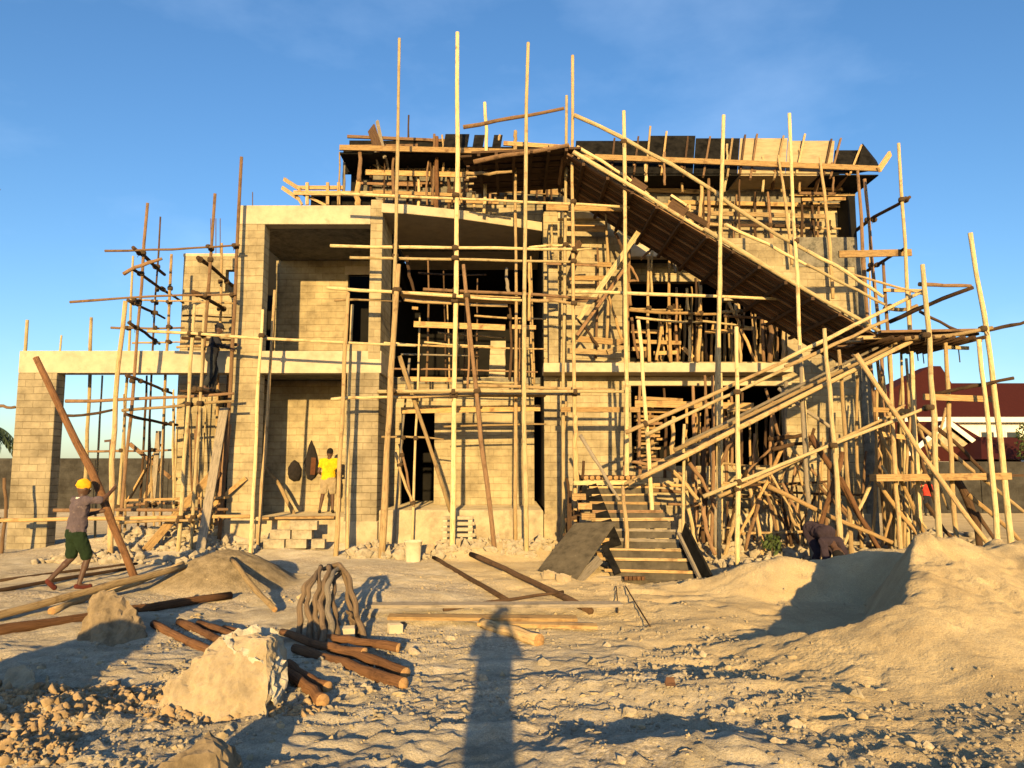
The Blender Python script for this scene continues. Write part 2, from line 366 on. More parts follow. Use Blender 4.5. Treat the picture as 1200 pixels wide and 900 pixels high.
# ---------------------------------------------------------------- ground
def crest_y(x): return np.interp(x, [2.2, 3.0, 4.0, 4.5, 5.2, 7.0, 10.0], [8.5, 8.1, 8.0, 8.9, 10.0, 10.2, 10.6])
def crest_h(x): return np.interp(x, [1.9, 2.3, 3.0, 3.55, 4.0, 4.5, 5.1, 6.0, 7.0, 10.0, 13.0, 15.0], [0, .07, .26, .38, .52, .78, 1.10, 1.0, .97, 0.95, .5, 0])
def bump(x, y, cx, cy, rx, ry, h, p=2.0):
    d = np.sqrt(((x-cx)/rx)**2 + ((y-cy)/ry)**2)
    return h*np.clip(1-d**p, 0, 1)**1.2
def height(x, y):
    x = np.asarray(x, float); y = np.asarray(y, float)
    z = 0.02 + 0*x
    z = z + 0.27*bump(x, y, 0, -0.5, 1.6, 2.6, 1.0)
    z = z - 0.6*sstep(22, 30, y)
    near = sstep(30, 18, np.abs(y)) * sstep(40, 16, np.abs(x))
    z = z + near*(0.10*fbm(x*0.35, y*0.35, 3, 3))
    calm = np.where(y < 12, 1, sstep(17.5, 12, y)*0.8+0.2)
    z = z + near*calm*(0.055*fbm(x*1.1+3, y*1.2, 11, 3) + 0.016*fbm(x*5, y*5, 21, 3))
    # sand heap on the right: crest line, slope to the front, steep drop behind
    wob = 0.22*fbm(x*1.2, y*0.8, 31, 3) + 0.14*fbm(x*5.5, x*0+2, 37, 3)
    cy = crest_y(x) + wob; hc = crest_h(x)*(1+0.10*fbm(x*2.2, x*0+4, 33, 2)) ; 
    L = np.interp(x, [2, 3.5, 5, 8], [1.6, 2.2, 3.9, 4.4])
    t = np.clip((cy-y)/L, 0, 1.0)
    front = hc*(1-t)**1.35*(1+0.12*np.sin(t*6))
    back = hc*np.clip(1-(y-cy)/(0.55+0.9*hc), 0, 1)**1.1
    plateau = np.where(x > 5.0, hc*np.clip(1-(y-cy)/3.5, 0, 1)**1.3*sstep(5.0, 5.8, x), 0)
    heap = np.where(y < cy, front, np.maximum(back, plateau))
    z = np.maximum(z, z*0.4 + heap + heap*0.10*fbm(x*2.5, y*2.5, 41, 3) + heap*0.05*fbm(x*9, y*9, 45, 2))
    # rim behind the hollow, small sand mound by the steps
    z = z + bump(x, y, 5.6, 12.6, 2.3, 1.4, .46)
    z = z + bump(x, y, 3.95, 12.3, 1.0, .9, .27) + bump(x, y, 3.1, 12.9, 1.0, .8, .12) - bump(x, y, 2.3, 13.4, 1.3, .9, .16)
    # grey soil mound by the left scaffold, soil against the plinth
    z = z + bump(x, y, -4.75, 13.0, 1.15, 1.3, .50) + bump(x, y, -0.3, 17.6, 1.8, 1.4, .22) + bump(x, y, -7.5, 19.0, 4, 1.5, .25)
    z = z + sstep(16.5, 18.2, y)*sstep(22, 19, y)*sstep(-12, -9, x)*sstep(10, 8, x)*(.12+.16*fbm(x*1.3, y*1.5, 131, 3))
    # rubble bank at the lower left, low swells in the foreground
    z = z + bump(x, y, -3.9, 5.9, 1.1, .75, .14) + bump(x, y, -3.6, 5.1, 1.2, .5, .08)
    z = z + bump(x, y, .95, 5.15, 1.15, .62, .12) + bump(x, y, -.1, 5.9, .6, .25, .05) + bump(x, y, 2.3, 6.6, 1.5, .6, .06) + bump(x, y, .9, 6.9, 1.6, .5, .08)
    z = z - bump(x, y, .6, 5.95, 1.5, .3, .03)
    # unseen mounds added beside the photographer to cast the foreground corner shadows
    z = z + bump(x, y, -4.3, 2.7, 1.15, 2.0, 1.2) + bump(x, y, -6.9, 4.2, 1.7, 1.4, .55) + bump(x, y, 3.3, 1.2, 1.5, 1.8, .72)
    rough = sstep(9.5, 6.5, y)*sstep(4.2, 2.0, x)*sstep(2.5, 3.5, y)
    z = z + rough*0.035*(1-2*np.abs(fbm(x*4.5, y*4.5, 61, 3))) + near*(0.012+.016*rough)*fbm(x*13, y*13, 71, 2)
    sandy = sstep(.5, 1.8, x)*sstep(6.5, 8, y)*sstep(16, 13, y)
    z = z - sandy*np.clip(1-heap*4, 0, 1)*0.16*np.clip(vnoise(x*3.2, y*3.6, 101)-.12, 0, 1) - sandy*0.03*np.abs(fbm(x*6, y*1.6, 103, 3))
    z = z - near*sstep(16, 13, y)*(1-sandy)*0.10*np.clip(vnoise(x*3.6, y*4.0, 105)-.2, 0, 1)
    lft = sstep(-2.0, -2.8, x)*sstep(7.2, 6.2, y)*sstep(4, 4.8, y)
    z = z + lft*0.09*np.abs(fbm(x*6.5, y*6.5, 81, 3))
    return z
def ground_z(x, y): return float(height(np.array([x]), np.array([y]))[0])

def lines(segs):
    out = [segs[0][0]]
    for a, b, st in segs:
        n = max(1, int(round((b-a)/st))); out += list(a+(b-a)*(np.arange(n)+1)/n)
    return np.array(out)
gx = lines([(-900, -100, 200), (-100, -30, 10), (-30, -14, 1.0), (-14, -7.5, .10), (-7.5, 9.5, .04), (9.5, 14, .10), (14, 30, 1.0), (30, 100, 10), (100, 900, 200)])
gy = lines([(-120, -20, 20), (-20, -4, 1.0), (-4, 3.6, .15), (3.6, 9.5, .033), (9.5, 15, .06), (15, 19, .10), (19, 40, .7), (40, 100, 10), (100, 1500, 200)])
XX, YY = np.meshgrid(gx, gy)
ZZ = height(XX, YY)
nx_, ny_ = len(gx), len(gy)
gm = bpy.data.meshes.new('ground')
co = np.stack([XX, YY, ZZ], -1).reshape(-1, 3)
idx = np.arange(nx_*ny_).reshape(ny_, nx_)
q = np.stack([idx[:-1, :-1], idx[:-1, 1:], idx[1:, 1:], idx[1:, :-1]], -1).reshape(-1, 4)
gm.vertices.add(len(co)); gm.vertices.foreach_set('co', co.ravel().astype(np.float32))
gm.loops.add(q.size); gm.loops.foreach_set('vertex_index', q.ravel().astype(np.int32))
gm.polygons.add(len(q)); gm.polygons.foreach_set('loop_start', (np.arange(len(q))*4).astype(np.int32)); gm.polygons.foreach_set('loop_total', np.full(len(q), 4, np.int32))
gm.polygons.foreach_set('use_smooth', np.ones(len(q), bool))
gm.update(); gm.validate()
ground = bpy.data.objects.new('ground', gm); COL.objects.link(ground); tag(ground, kind='structure')

def ground_mat():
    m = bpy.data.materials.new('sandy_ground'); m.use_nodes = True
    n = m.node_tree.nodes; l = m.node_tree.links; b = n['Principled BSDF']
    b.inputs['Roughness'].default_value = 1.0; b.inputs['Specular IOR Level'].default_value = 0.05; b.inputs['Diffuse Roughness'].default_value = 1.0
    g = n.new('ShaderNodeNewGeometry')
    def noise(sc, det, rg=.6):
        t = n.new('ShaderNodeTexNoise'); t.inputs['Scale'].default_value = sc; t.inputs['Detail'].default_value = det; t.inputs['Roughness'].default_value = rg
        l.new(g.outputs['Position'], t.inputs['Vector']); return t.outputs['Fac']
    def ramp(f, a, ca, c, cc):
        r = n.new('ShaderNodeValToRGB'); r.color_ramp.elements[0].position = a; r.color_ramp.elements[0].color = (*ca, 1)
        r.color_ramp.elements[1].position = c; r.color_ramp.elements[1].color = (*cc, 1); l.new(f, r.inputs[0]); return r.outputs[0]
    def mix(f, a, c, bt='MIX', fac=None):
        x = n.new('ShaderNodeMix'); x.data_type = 'RGBA'; x.blend_type = bt
        if f is None: x.inputs[0].default_value = fac
        else: l.new(f, x.inputs[0])
        l.new(a, x.inputs[6]); l.new(c, x.inputs[7]); return x.outputs[2]
    sand = ramp(noise(1.1, 8, .7), .35, (0.36, 0.275, 0.16), .65, (0.50, 0.395, 0.235))
    grav = ramp(noise(26, 6, .75), .38, (0.25, 0.20, 0.13), .62, (0.56, 0.47, 0.345))
    gmask = ramp(noise(0.55, 5, .6), .46, (0, 0, 0), .60, (1, 1, 1))
    sx_ = n.new('ShaderNodeSeparateXYZ'); l.new(g.outputs['Position'], sx_.inputs[0])
    # chalky yard in the middle and at the left, warm sand in the heap at the right
    ma = n.new('ShaderNodeMath'); ma.operation = 'MULTIPLY_ADD'; l.new(noise(.9, 4), ma.inputs[0]); ma.inputs[1].default_value = 3.0; l.new(sx_.outputs[0], ma.inputs[2])
    mb_ = n.new('ShaderNodeMath'); mb_.operation = 'MULTIPLY_ADD'; l.new(sx_.outputs[1], mb_.inputs[0]); mb_.inputs[1].default_value = .35; l.new(ma.outputs[0], mb_.inputs[2])
    hm_ = n.new('ShaderNodeMapRange'); hm_.interpolation_type = 'SMOOTHSTEP'; l.new(mb_.outputs[0], hm_.inputs[0]); hm_.inputs[1].default_value = 4.6; hm_.inputs[2].default_value = 6.4
    chalk = ramp(noise(1.6, 9, .75), .36, (0.29, 0.24, 0.165), .64, (0.53, 0.455, 0.335))
    col = mix(gmask, chalk, grav)
    col = mix(hm_.outputs[0], col, sand)
    # duller, darker tone within a radius of the small soil mound at the left
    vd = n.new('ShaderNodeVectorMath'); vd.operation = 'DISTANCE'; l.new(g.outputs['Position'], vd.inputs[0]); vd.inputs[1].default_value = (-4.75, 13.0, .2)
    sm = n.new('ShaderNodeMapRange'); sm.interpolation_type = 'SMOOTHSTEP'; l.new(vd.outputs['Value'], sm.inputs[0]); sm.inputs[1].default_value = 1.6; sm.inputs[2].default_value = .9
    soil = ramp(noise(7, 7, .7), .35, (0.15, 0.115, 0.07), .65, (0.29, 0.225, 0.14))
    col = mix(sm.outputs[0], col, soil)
    fine = ramp(noise(90, 3, .6), .3, (0.72, 0.72, 0.72), .7, (1.15, 1.15, 1.15))
    col = mix(None, col, fine, 'MULTIPLY', 1.0)
    l.new(col, b.inputs['Base Color'])
    vo = n.new('ShaderNodeTexVoronoi'); vo.inputs['Scale'].default_value = 22; l.new(g.outputs['Position'], vo.inputs['Vector'])
    a1 = n.new('ShaderNodeMath'); a1.operation = 'MULTIPLY'; l.new(vo.outputs['Distance'], a1.inputs[0]); l.new(gmask, a1.inputs[1])
    a2 = n.new('ShaderNodeMath'); a2.operation = 'MULTIPLY_ADD'; l.new(a1.outputs[0], a2.inputs[0]); a2.inputs[1].default_value = -0.7; l.new(noise(38, 7, .7), a2.inputs[2])
    bp = n.new('ShaderNodeBump'); bp.inputs['Strength'].default_value = 0.8; bp.inputs['Distance'].default_value = 0.03
    l.new(a2.outputs[0], bp.inputs['Height']); l.new(bp.outputs[0], b.inputs['Normal'])
    return m
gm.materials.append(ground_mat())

# ---------------------------------------------------------------- the house
YF, YW = 18.5, 19.6
GB = -0.35                               # foot of all walls, below the ground
house = empty('unfinished_house', (0, 22, 0), 'pale unfinished two storey house of concrete blocks behind the pole scaffolding', 'house')

def wall(name, x0, x1, z0, z1, y, th, holes=(), m='block', parent=house):
    xs = sorted(set([x0, x1] + [c for h in holes for c in h[:2]])); zs = sorted(set([z0, z1] + [c for h in holes for c in h[2:]]))
    def solid(i, j):
        if not (0 <= i < len(xs)-1 and 0 <= j < len(zs)-1): return False
        cx = (xs[i]+xs[i+1])/2; cz = (zs[j]+zs[j+1])/2
        return not any(h[0] < cx < h[1] and h[2] < cz < h[3] for h in holes)
    mb = MB()
    def quad(*p):
        b = len(mb.v); mb.v += [Vector(c) for c in p]; mb.f.append((b, b+1, b+2, b+3)); mb.mi.append(0); mb.uv.append([(0, 0)]*4)
    for i in range(len(xs)-1):
        for j in range(len(zs)-1):
            if not solid(i, j): continue
            a, b, c, d = xs[i], xs[i+1], zs[j], zs[j+1]; y2 = y+th
            quad((a, y, c), (b, y, c), (b, y, d), (a, y, d)); quad((b, y2, c), (a, y2, c), (a, y2, d), (b, y2, d))
            if not solid(i-1, j): quad((a, y2, c), (a, y, c), (a, y, d), (a, y2, d))
            if not solid(i+1, j): quad((b, y, c), (b, y2, c), (b, y2, d), (b, y, d))
            if not solid(i, j-1): quad((a, y2, c), (b, y2, c), (b, y, c), (a, y, c))
            if not solid(i, j+1): quad((a, y, d), (b, y, d), (b, y2, d), (a, y2, d))
    return mb.build(name, M[m], parent)
def hbox(name, x0, x1, y0, y1, z0, z1, m='concrete', bevel=0.015, parent=house):
    return MB().box(x0, x1, y0, y1, z0, z1).build(name, M[m], parent, bevel=bevel)

# levels
z_b0, z_b1 = Z(437, YF), Z(411, YF)            # balcony beam
z_t0, z_t1 = Z(263, YF), Z(241, YF)            # top beam
z_pl = Z(606, YF)                              # plinth top
# low wing: open portico at the left
xa0, xa1 = X(13, 545, YF), X(59, 545, YF)
hbox('pillar', xa0, xa1, YF+.02, YF+.4, GB, z_b0-.002, 'block_grey')
xb0, xb1 = X(269, 500, YF), X(302, 500, YF)
hbox('beam', X(22, 424, YF), xb0-.002, YF, YF+.42, z_b0, z_b1)
hbox('beam', xb1+.002, X(433, 424, YF), YF+.03, YF+.42, z_b0, z_b1)
# tall pillar, pillar between the porch and the entrance
hbox('pillar', xb0, xb1, YF-.02, YF+.40, GB, z_t0-.002, 'block')
xc0, xc1 = X(404, 560, YF), X(442, 560, YF)
hbox('pillar', xc0, xc1, YF-.01, YF+1.9, GB, z_b0-.002, 'block_grey')
xd0, xd1 = X(433, 330, YF), X(447, 330, YF)
hbox('pillar', xd0, xd1, YF-.01, YF+1.5, z_b1-.2, Z(234, YF), 'block')
hbox('beam', xc0+.01, xd1+.03, YF+.005, YF+1.85, z_b0, z_b1-.003, 'concrete')
hbox('beam', xb0-.01, xd0-.002, YF-.03, YF+.35, z_t0, z_t1)
# upper porch roof slab and the balcony floor
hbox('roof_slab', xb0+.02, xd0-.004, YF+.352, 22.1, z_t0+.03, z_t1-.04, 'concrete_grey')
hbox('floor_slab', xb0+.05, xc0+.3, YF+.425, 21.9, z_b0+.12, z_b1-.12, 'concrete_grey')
# porch back walls
xe = X(432, 500, 21.0)
wall('wall', X(300, 500, 21.0), xe+.3, GB, z_b0+.1, 21.0, .2, [], 'block')
YU = 21.9
wall('wall', X(322, 360, YU), X(452, 360, YU), z_b0+.2, z_t0+.02, YU, .2, [(X(407, 360, YU), X(436, 360, YU), Z(402, YU), Z(322, YU))], 'block')
hbox('lintel', X(404, 312, YU), X(440, 312, YU), YU-.015, YU+.15, Z(322, YU), Z(312, YU))
hbox('room_wall', X(310, 360, 25), X(470, 360, 25), 24, 24.2, z_b0, z_t1+1.2, 'interior_shade', 0)
# porch plinth
hbox('plinth', xb1+.003, xc0-.003, YF+.05, 22, GB, z_pl, 'plaster', .03)
hbox('plinth', xb0-.03, xb1+.03, YF-.045, YF+.45, GB, z_pl-.05, 'plaster', .02)
hbox('plinth', xc0-.03, xc1+.03, YF-.045, YF+.45, GB, z_pl-.1, 'plaster', .02)
# wing behind the porch, to the left of the tall pillar
Y2 = 20.5
wx0, wx1 = X(207, 480, Y2), X(300, 480, Y2)
wall('wall', wx0, wx1, GB, Z(300, Y2), Y2, .25, [(X(264, 330, Y2), X(282, 330, Y2), Z(343, Y2), Z(316, Y2)), (X(253, 560, Y2), X(268, 560, Y2), Z(604, Y2), Z(462, Y2))], 'block')
hbox('ring_beam', wx0-.03, wx1, Y2-.03, Y2+.26, Z(437, Y2), Z(420, Y2))
hbox('ring_beam', wx0-.02, wx1, Y2-.02, Y2+.26, Z(301, Y2)+.002, Z(297, Y2))
hbox('wall', wx0, wx0+.22, Y2+.252, 28, GB, Z(300, Y2)-.01, 'block', 0)
hbox('room_wall', wx0+.3, wx1+.2, 23.5, 23.7, GB, Z(305, Y2), 'interior_shade', 0)
for (xx, yy) in ((253, 300), (258, 300), (296, 242), (247, 300)):
    t = P(xx, yy-(44 if xx < 290 else 17), 20.6 if xx < 290 else 18.7); b_ = P(xx, yy+3, t.y)
    MB().tube([b_, t], .012, 6).build('rebar', M['steel'], house)

# entrance: plinth, inner wall with a door and a slit, dark rooms behind
YI = 21.3
z_e = Z(598, YF)
hbox('plinth', xc1+.035, X(637, 620, YF), YF+.1, 24, GB, z_e, 'plaster', .04)
xi0, xi1 = X(470, 520, YI), X(655, 520, YI)
wall('wall', X(452, 520, YI), xi1, z_e-.05, Z(442, YI), YI, .22, [(X(470, 520, YI), X(509, 520, YI), z_e-.05, Z(482, YI)), (X(626, 520, YI), X(637, 520, YI), z_e-.05, Z(464, YI))], 'block')
hbox('floor_slab', X(460, 470, YI), xi1, YI-.05, 27, Z(450, YI), Z(443, YI), 'concrete_grey')
hbox('room_wall', -4.5, 10.5, 27.2, 27.4, GB, 9.2, 'interior_shade', 0)
hbox('room_wall', X(447, 400, 20.4)-.2, X(447, 400, 20.4)+.02, 20.42, 27.2, z_e, 8.6, 'interior_shade', 0)
hbox('room_wall', X(637, 560, YW), X(637, 560, YW)+.2, YW+.32, 27.2, z_e, 8.6, 'interior_shade', 0)
hbox('room_wall', 9.0, 9.2, YW+.32, 27.2, GB, 9.2, 'interior_shade', 0)
# concrete stair seen through the upper part of the entrance
sx0, sx1 = X(573, 430, 23), X(592, 430, 23)
st = MB()
for i in range(9):
    zt = Z(450, 23)+.08+i*.19; st.box(sx0, sx1, 22.6+i*.26, 22.6+(i+1)*.26+.05, zt-.19, zt)
st.build('staircase', M['concrete'], house)
hbox('pillar', X(608, 420, 22), X(621, 420, 22), 22, 22.3, Z(452, 22), Z(395, 22), 'block')
hbox('wall', X(640, 420, 20.8), X(655, 420, 20.8), 20.82, 21.2, Z(600, 20.8), Z(270, 20.8), 'interior_shade')
# canopy slab over the entrance with a front edge that runs back to the right
cz0, cz1 = Z(248, YF-.1), Z(237, YF-.1)
pts = [(X(447, 243, 18.45), 18.45), (X(478, 247, 18.55), 18.55), (X(545, 252, 19.0), 19.0), (X(600, 258, 19.55), 19.55), (X(645, 265, 20.05), 20.05), (X(645, 265, 20.05), 24), (X(447, 243, 18.45), 24)]
MB().poly(pts, cz0, cz1).build('canopy_slab', M['concrete'], house, bevel=.02)
hbox('ceiling_slab', X(447, 400, 20.4), X(655, 400, YW), 24.01, 27.2, cz0, cz0+.2, 'interior_shade', 0)
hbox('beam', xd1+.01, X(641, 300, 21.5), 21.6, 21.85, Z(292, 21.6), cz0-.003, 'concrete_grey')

# right part: entrance pillar, big wall with two openings, ledge
xp0, xp1 = X(643, 350, 18.9), X(654, 350, 18.9)
hbox('pillar', xp0, xp1, 18.9, 20.4, Z(430, 18.9), Z(262, 18.9), 'block')
xw0, xw1 = X(638, 540, YW), X(1012, 480, YW)
z_led0, z_led1 = Z(436, 18.8), Z(425, 18.8)
hu = (X(737, 360, YW), X(921, 360, YW), Z(424, YW), Z(290, YW)); hl = (X(740, 500, YW), X(921, 500, YW), Z(546, YW), Z(452, YW))
z_wt = Z(248, YW)
z_wr = Z(279, YW); wall('wall', xw0, X(740, 300, YW), z_wr-.001, z_wt, YW, .3, [], 'block')
wall('wall', xw0, xw1, GB, z_wr-.002, YW, .3, [(hu[0], X(848, 340, YW), hu[2], hu[3]), (X(848, 340, YW)-.001, hu[1], hu[2], Z(352, YW)), hl], 'block')
hbox('ledge', X(637, 431, 18.8), X(930, 431, 18.8), 18.8, YW+.002, z_led0, z_led1, 'concrete', .02)
hbox('ledge', X(655, 320, 19.3), X(736, 320, 19.3), 19.45, YW-.002, Z(255, 19.4), Z(248, 19.4), 'concrete', .01)
hbox('lintel', hu[0]-.2, X(848, 340, YW)+.2, YW-.02, YW+.28, hu[3]-.25, hu[3]+.08, 'concrete')
hbox('lintel', hl[0]-.2, hl[1]+.2, YW-.02, YW+.28, hl[3]+.002, hl[3]+.22, 'concrete')
hbox('plinth', xw0-.02, xw1+.04, YW-.05, YW-.002, GB, Z(602, YW), 'plaster', .02)
hbox('floor_slab', xw0+.25, xw1-.1, YW+.31, 27.1, Z(450, YW), Z(428, YW), 'interior_shade', 0)
hbox('ceiling_slab', xw0+.25, xw1-.1, YW+.31, 27.1, z_wr-.4, z_wr-.05, 'interior_shade', 0)
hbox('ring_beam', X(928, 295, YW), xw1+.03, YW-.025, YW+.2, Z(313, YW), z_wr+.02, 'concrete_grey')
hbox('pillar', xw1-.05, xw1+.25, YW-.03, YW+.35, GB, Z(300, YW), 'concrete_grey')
# upper wall set back behind the ramp, with grey ring beams
YT = 20.6
ux0, ux1 = X(545, 240, YT), X(985, 235, YT)
zu1 = Z(203, YT)
wall('wall', ux0, X(655, 240, YT)-.002, cz0+.01, zu1, YT, .3, [], 'block'); wall('wall', X(655, 240, YT), ux1, Z(330, YT), zu1, YT, .3, [], 'block')
hbox('ring_beam', ux0-.01, ux1+.02, YT-.03, YT+.2, Z(240, YT), Z(224, YT), 'concrete_grey')
wall('wall', X(437, 220, YT), ux0-.003, Z(262, YT), Z(190, YT), YT-.02, .3, [], 'concrete_grey')
hbox('roof_slab', X(420, 200, YT), ux1+.1, YT+.32, 28, zu1-.5, zu1-.05, 'concrete_grey')
hbox('wall', ux1-.3, ux1, YT+.3, 28, Z(330, YT), zu1-.02, 'block', 0)
def thicket(S, n, xa, xb, ya, yb, Ya, Yb, r0, r1, mats, name='prop', lean=6):
    for _ in range(n):
        x = random.uniform(xa, xb); Y = random.uniform(Ya, Yb); k = random.uniform(0, .45)
        S.upright(x, ya+(yb-ya)*k, x+random.uniform(-lean, lean), yb, Y, random.uniform(r0, r1), random.choice(mats), False, name)
# ---------------------------------------------------------------- scaffold on the left wing
S = Frame('pole_scaffold', (-8.5, 18, 0), 'crooked timber pole scaffold round the low wing and the tall pillar at the left', 'scaffold')
for a in [(173,238,138,640,18.2,.05,'red'),(147,353,129,668,16.6,.075,'tan'),(156,300,135,650,19.4,.045,'pale'),(188,254,170,640,19.3,.035,'dark'),
          (201,298,187,657,19.2,.05,'tan'),(252,227,222,660,18.1,.055,'red'),(228,357,207,670,17.2,.055,'pale'),(240,357,223,663,17.2,.045,'pale'),
          (283,184,256,640,18.05,.055,'red'),(260,285,248,600,19.6,.045,'tan'),(32,375,10,655,19.6,.055,'pale'),(72,393,52,640,19.9,.04,'pale'),
          (107,372,97,640,19.8,.06,'pale'),(308,363,293,657,16.8,.05,'pale'),(322,340,303,622,17.5,.05,'tan'),(268,440,252,640,18.9,.06,'dark'),
          (172,440,160,640,20.3,.04,'dark'),(120,440,112,620,20.4,.035,'tan'),(5,560,0,655,17.4,.05,'red')]:
    S.upright(*a)
for a in [(123,294,281,287,17.9,.035,'red'),(82,354,276,345,17.95,.035,'red'),(150,352,281,356,19.1,.03,'tan'),(130,384,216,384,19.3,.035,'red'),
          (173,388,487,405,17.05,.042,'pale'),(155,402,216,401,19.3,.03,'tan'),(77,470,274,461,17.6,.045,'red'),(143,481,274,470,17.35,.045,'tan'),
          (77,487,134,480,17.7,.04,'dark'),(103,529,207,527,19.6,.035,'red'),(-8,610,293,605,17.3,.055,'orange'),(63,598,267,597,17.6,.045,'red'),
          (137,613,233,609,17.1,.04,'tan'),(-8,474,18,477,19.0,.05,'red'),(-30,222,0,222,19.0,.03,'red'),
          (160,420,216,418,19.9,.03,'grey'),(213,396,275,399,19.9,.05,'dark'),(207,407,278,404,19.2,.04,'tan'),(214,370,275,372,20.1,.03,'dark'),(140,593,215,590,19.5,.045,'red')]:
    S.rail(*a)
for a in [(156,290,193,322,(17.8,20.0),.055,'dark'),(145,321,190,303,(17.9,17.9),.055,'red'),(155,315,215,355,(17.9,20.3),.045,'dark'),(150,352,193,373,(17.9,20),.045,'dark'),
          (151,378,187,403,(17.8,19.6),.045,'dark'),(148,440,202,461,(17.6,19.6),.045,'dark'),(147,485,208,498,(17.6,19.4),.045,'dark'),(232,302,272,335,(18,19.9),.06,'dark'),
          (226,342,262,362,(17.9,19.6),.06,'dark'),(228,456,264,462,(17.2,18.6),.05,'dark')]:
    S.rail(*a, name='transom')
S.board(160,657,253,550,(17.1,18.2),.17,.05,'orange','brace'); S.board(147,592,188,520,(20,20.3),.12,.04,'orange','brace',(0,1,0))
S.board(165,592,191,540,(19.9,20.2),.10,.04,'tan','brace'); S.board(186,505,178,598,(20,20.1),.13,.04,'grey','brace',(1,0,0))
S.board(152,520,200,560,(20.1,20.1),.1,.04,'red','brace'); S.board(268,497,255,620,(18.3,18.7),.12,.05,'red','brace',(1,0,0))
thicket(S, 9, 145, 265, 420, 640, 18.6, 20.2, .025, .04, ['tan', 'pale', 'red', 'grey'], 'short_pole', 12)
b = S.board(233,657,263,478,(16.9,18.0),.20,.045,'grey','brace',(1,0,0)); b['label'] = 'wide grey leaning board'
S.board(216,459,272,462,18.5,.5,.05,'dark','walk_board',(0,1,0)); S.board(150,586,266,583,18.1,.3,.05,'orange','walk_board',(0,1,0))
S.board(228,610,288,560,(18,18.4),.1,.05,'orange','brace')
S.lash(60)

# ---------------------------------------------------------------- tall scaffold in front of the entrance
S = Frame('pole_scaffold', (-0.8, 17.4, 0), 'tall pale pole scaffold rising past the roof in front of the entrance', 'scaffold')
for a in [(467,310,447,657,16.8,.085,'tan'),(536,38,530,642,17.15,.07,'pale'),(619,50,617,658,16.7,.058,'pale'),(671,65,674,568,17.2,.052,'tan'),
          (664,112,661,600,18.0,.05,'pale'),(604,195,604,618,17.9,.05,'tan'),(543,310,580,650,16.9,.06,'red'),(492,370,485,572,18.3,.035,'pale'),
          (408,343,393,660,16.9,.06,'tan'),(413,357,407,657,17.6,.05,'pale'),(480,420,466,590,18.4,.04,'grey')]:
    S.upright(*a)
S.upright(468,45,461,420,17.05,.052,'pale',False,'upright_extension')
for a in [(568,120,567,250,18.9,.055,'pale'),(534,308,532,452,17.45,.045,'pale'),(620,308,620,376,17.0,.04,'orange'),(548,385,548,455,17.8,.03,'red'),
          (594,314,596,345,18.2,.05,'grey'),(597,358,597,445,18.3,.04,'dark'),(609,375,609,460,18.5,.025,'red')]:
    S.upright(*a[:7], ground=False, name='short_post')
for a in [(468,417,528,600,(17.3,18.0),.06,'tan'),(463,530,485,593,18.2,.045,'tan'),(477,300,486,345,18.0,.05,'dark'),(468,520,482,590,18.4,.04,'red')]:
    S.rail(*a, name='brace')
for a in [(400,227,738,243,17.4,.045,'pale'),(387,288,675,292,17.1,.048,'pale'),(410,302,700,308,17.3,.043,'pale'),(620,290,668,288,18.1,.035,'pale'),
          (383,337,612,352,17.02,.045,'pale'),(473,351,595,358,17.35,.05,'tan'),(496,339,700,350,17.6,.045,'red'),(620,352,680,357,17.3,.045,'tan'),(392,352,470,353,17.5,.035,'tan'),
          (450,402,488,405,18.3,.035,'pale'),(497,401,578,406,18.3,.03,'pale'),(513,390,592,396,18.5,.03,'tan'),(543,448,610,449,18.4,.04,'pale'),
          (388,468,470,466,17.25,.045,'pale'),(442,459,740,459,17.02,.05,'pale'),(442,466,680,462,17.3,.05,'tan'),(560,452,720,457,17.6,.045,'tan')]:
    S.rail(*a)
for a in [(485,380,592,384,17.9,.14),(600,383,628,384,17.9,.1),(470,444,535,445,18.6,.11),(470,481,633,478,18.3,.15),(657,480,750,480,17.7,.12),(483,361,490,361.5,18.2,.07)]:
    S.board(*a, t=.05)
for a in [(480,404,640,409,18.9,.03,'tan'),(455,432,630,436,18.7,.03,'red'),(470,415,560,417,19.0,.03,'grey'),(556,370,640,374,18.4,.03,'tan'),(490,320,570,322,18.6,.03,'dark'),(520,500,640,497,18.9,.03,'tan'),(447,512,520,515,18.5,.03,'tan')]: S.rail(*a)
thicket(S, 8, 475, 630, 300, 450, 19.0, 21, .025, .045, ['tan', 'red', 'dark'], 'short_post', 5)
S.board(446,462,640,462,18.0,.9,.05,'tan','walk_board',(0,1,0)); S.board(470,346,610,352,18.0,.7,.05,'tan','walk_board',(0,1,0))
S.rail(543,149,661,127,(17.2,17.3),.06,'red', name='top_rail')
S.lash(80)

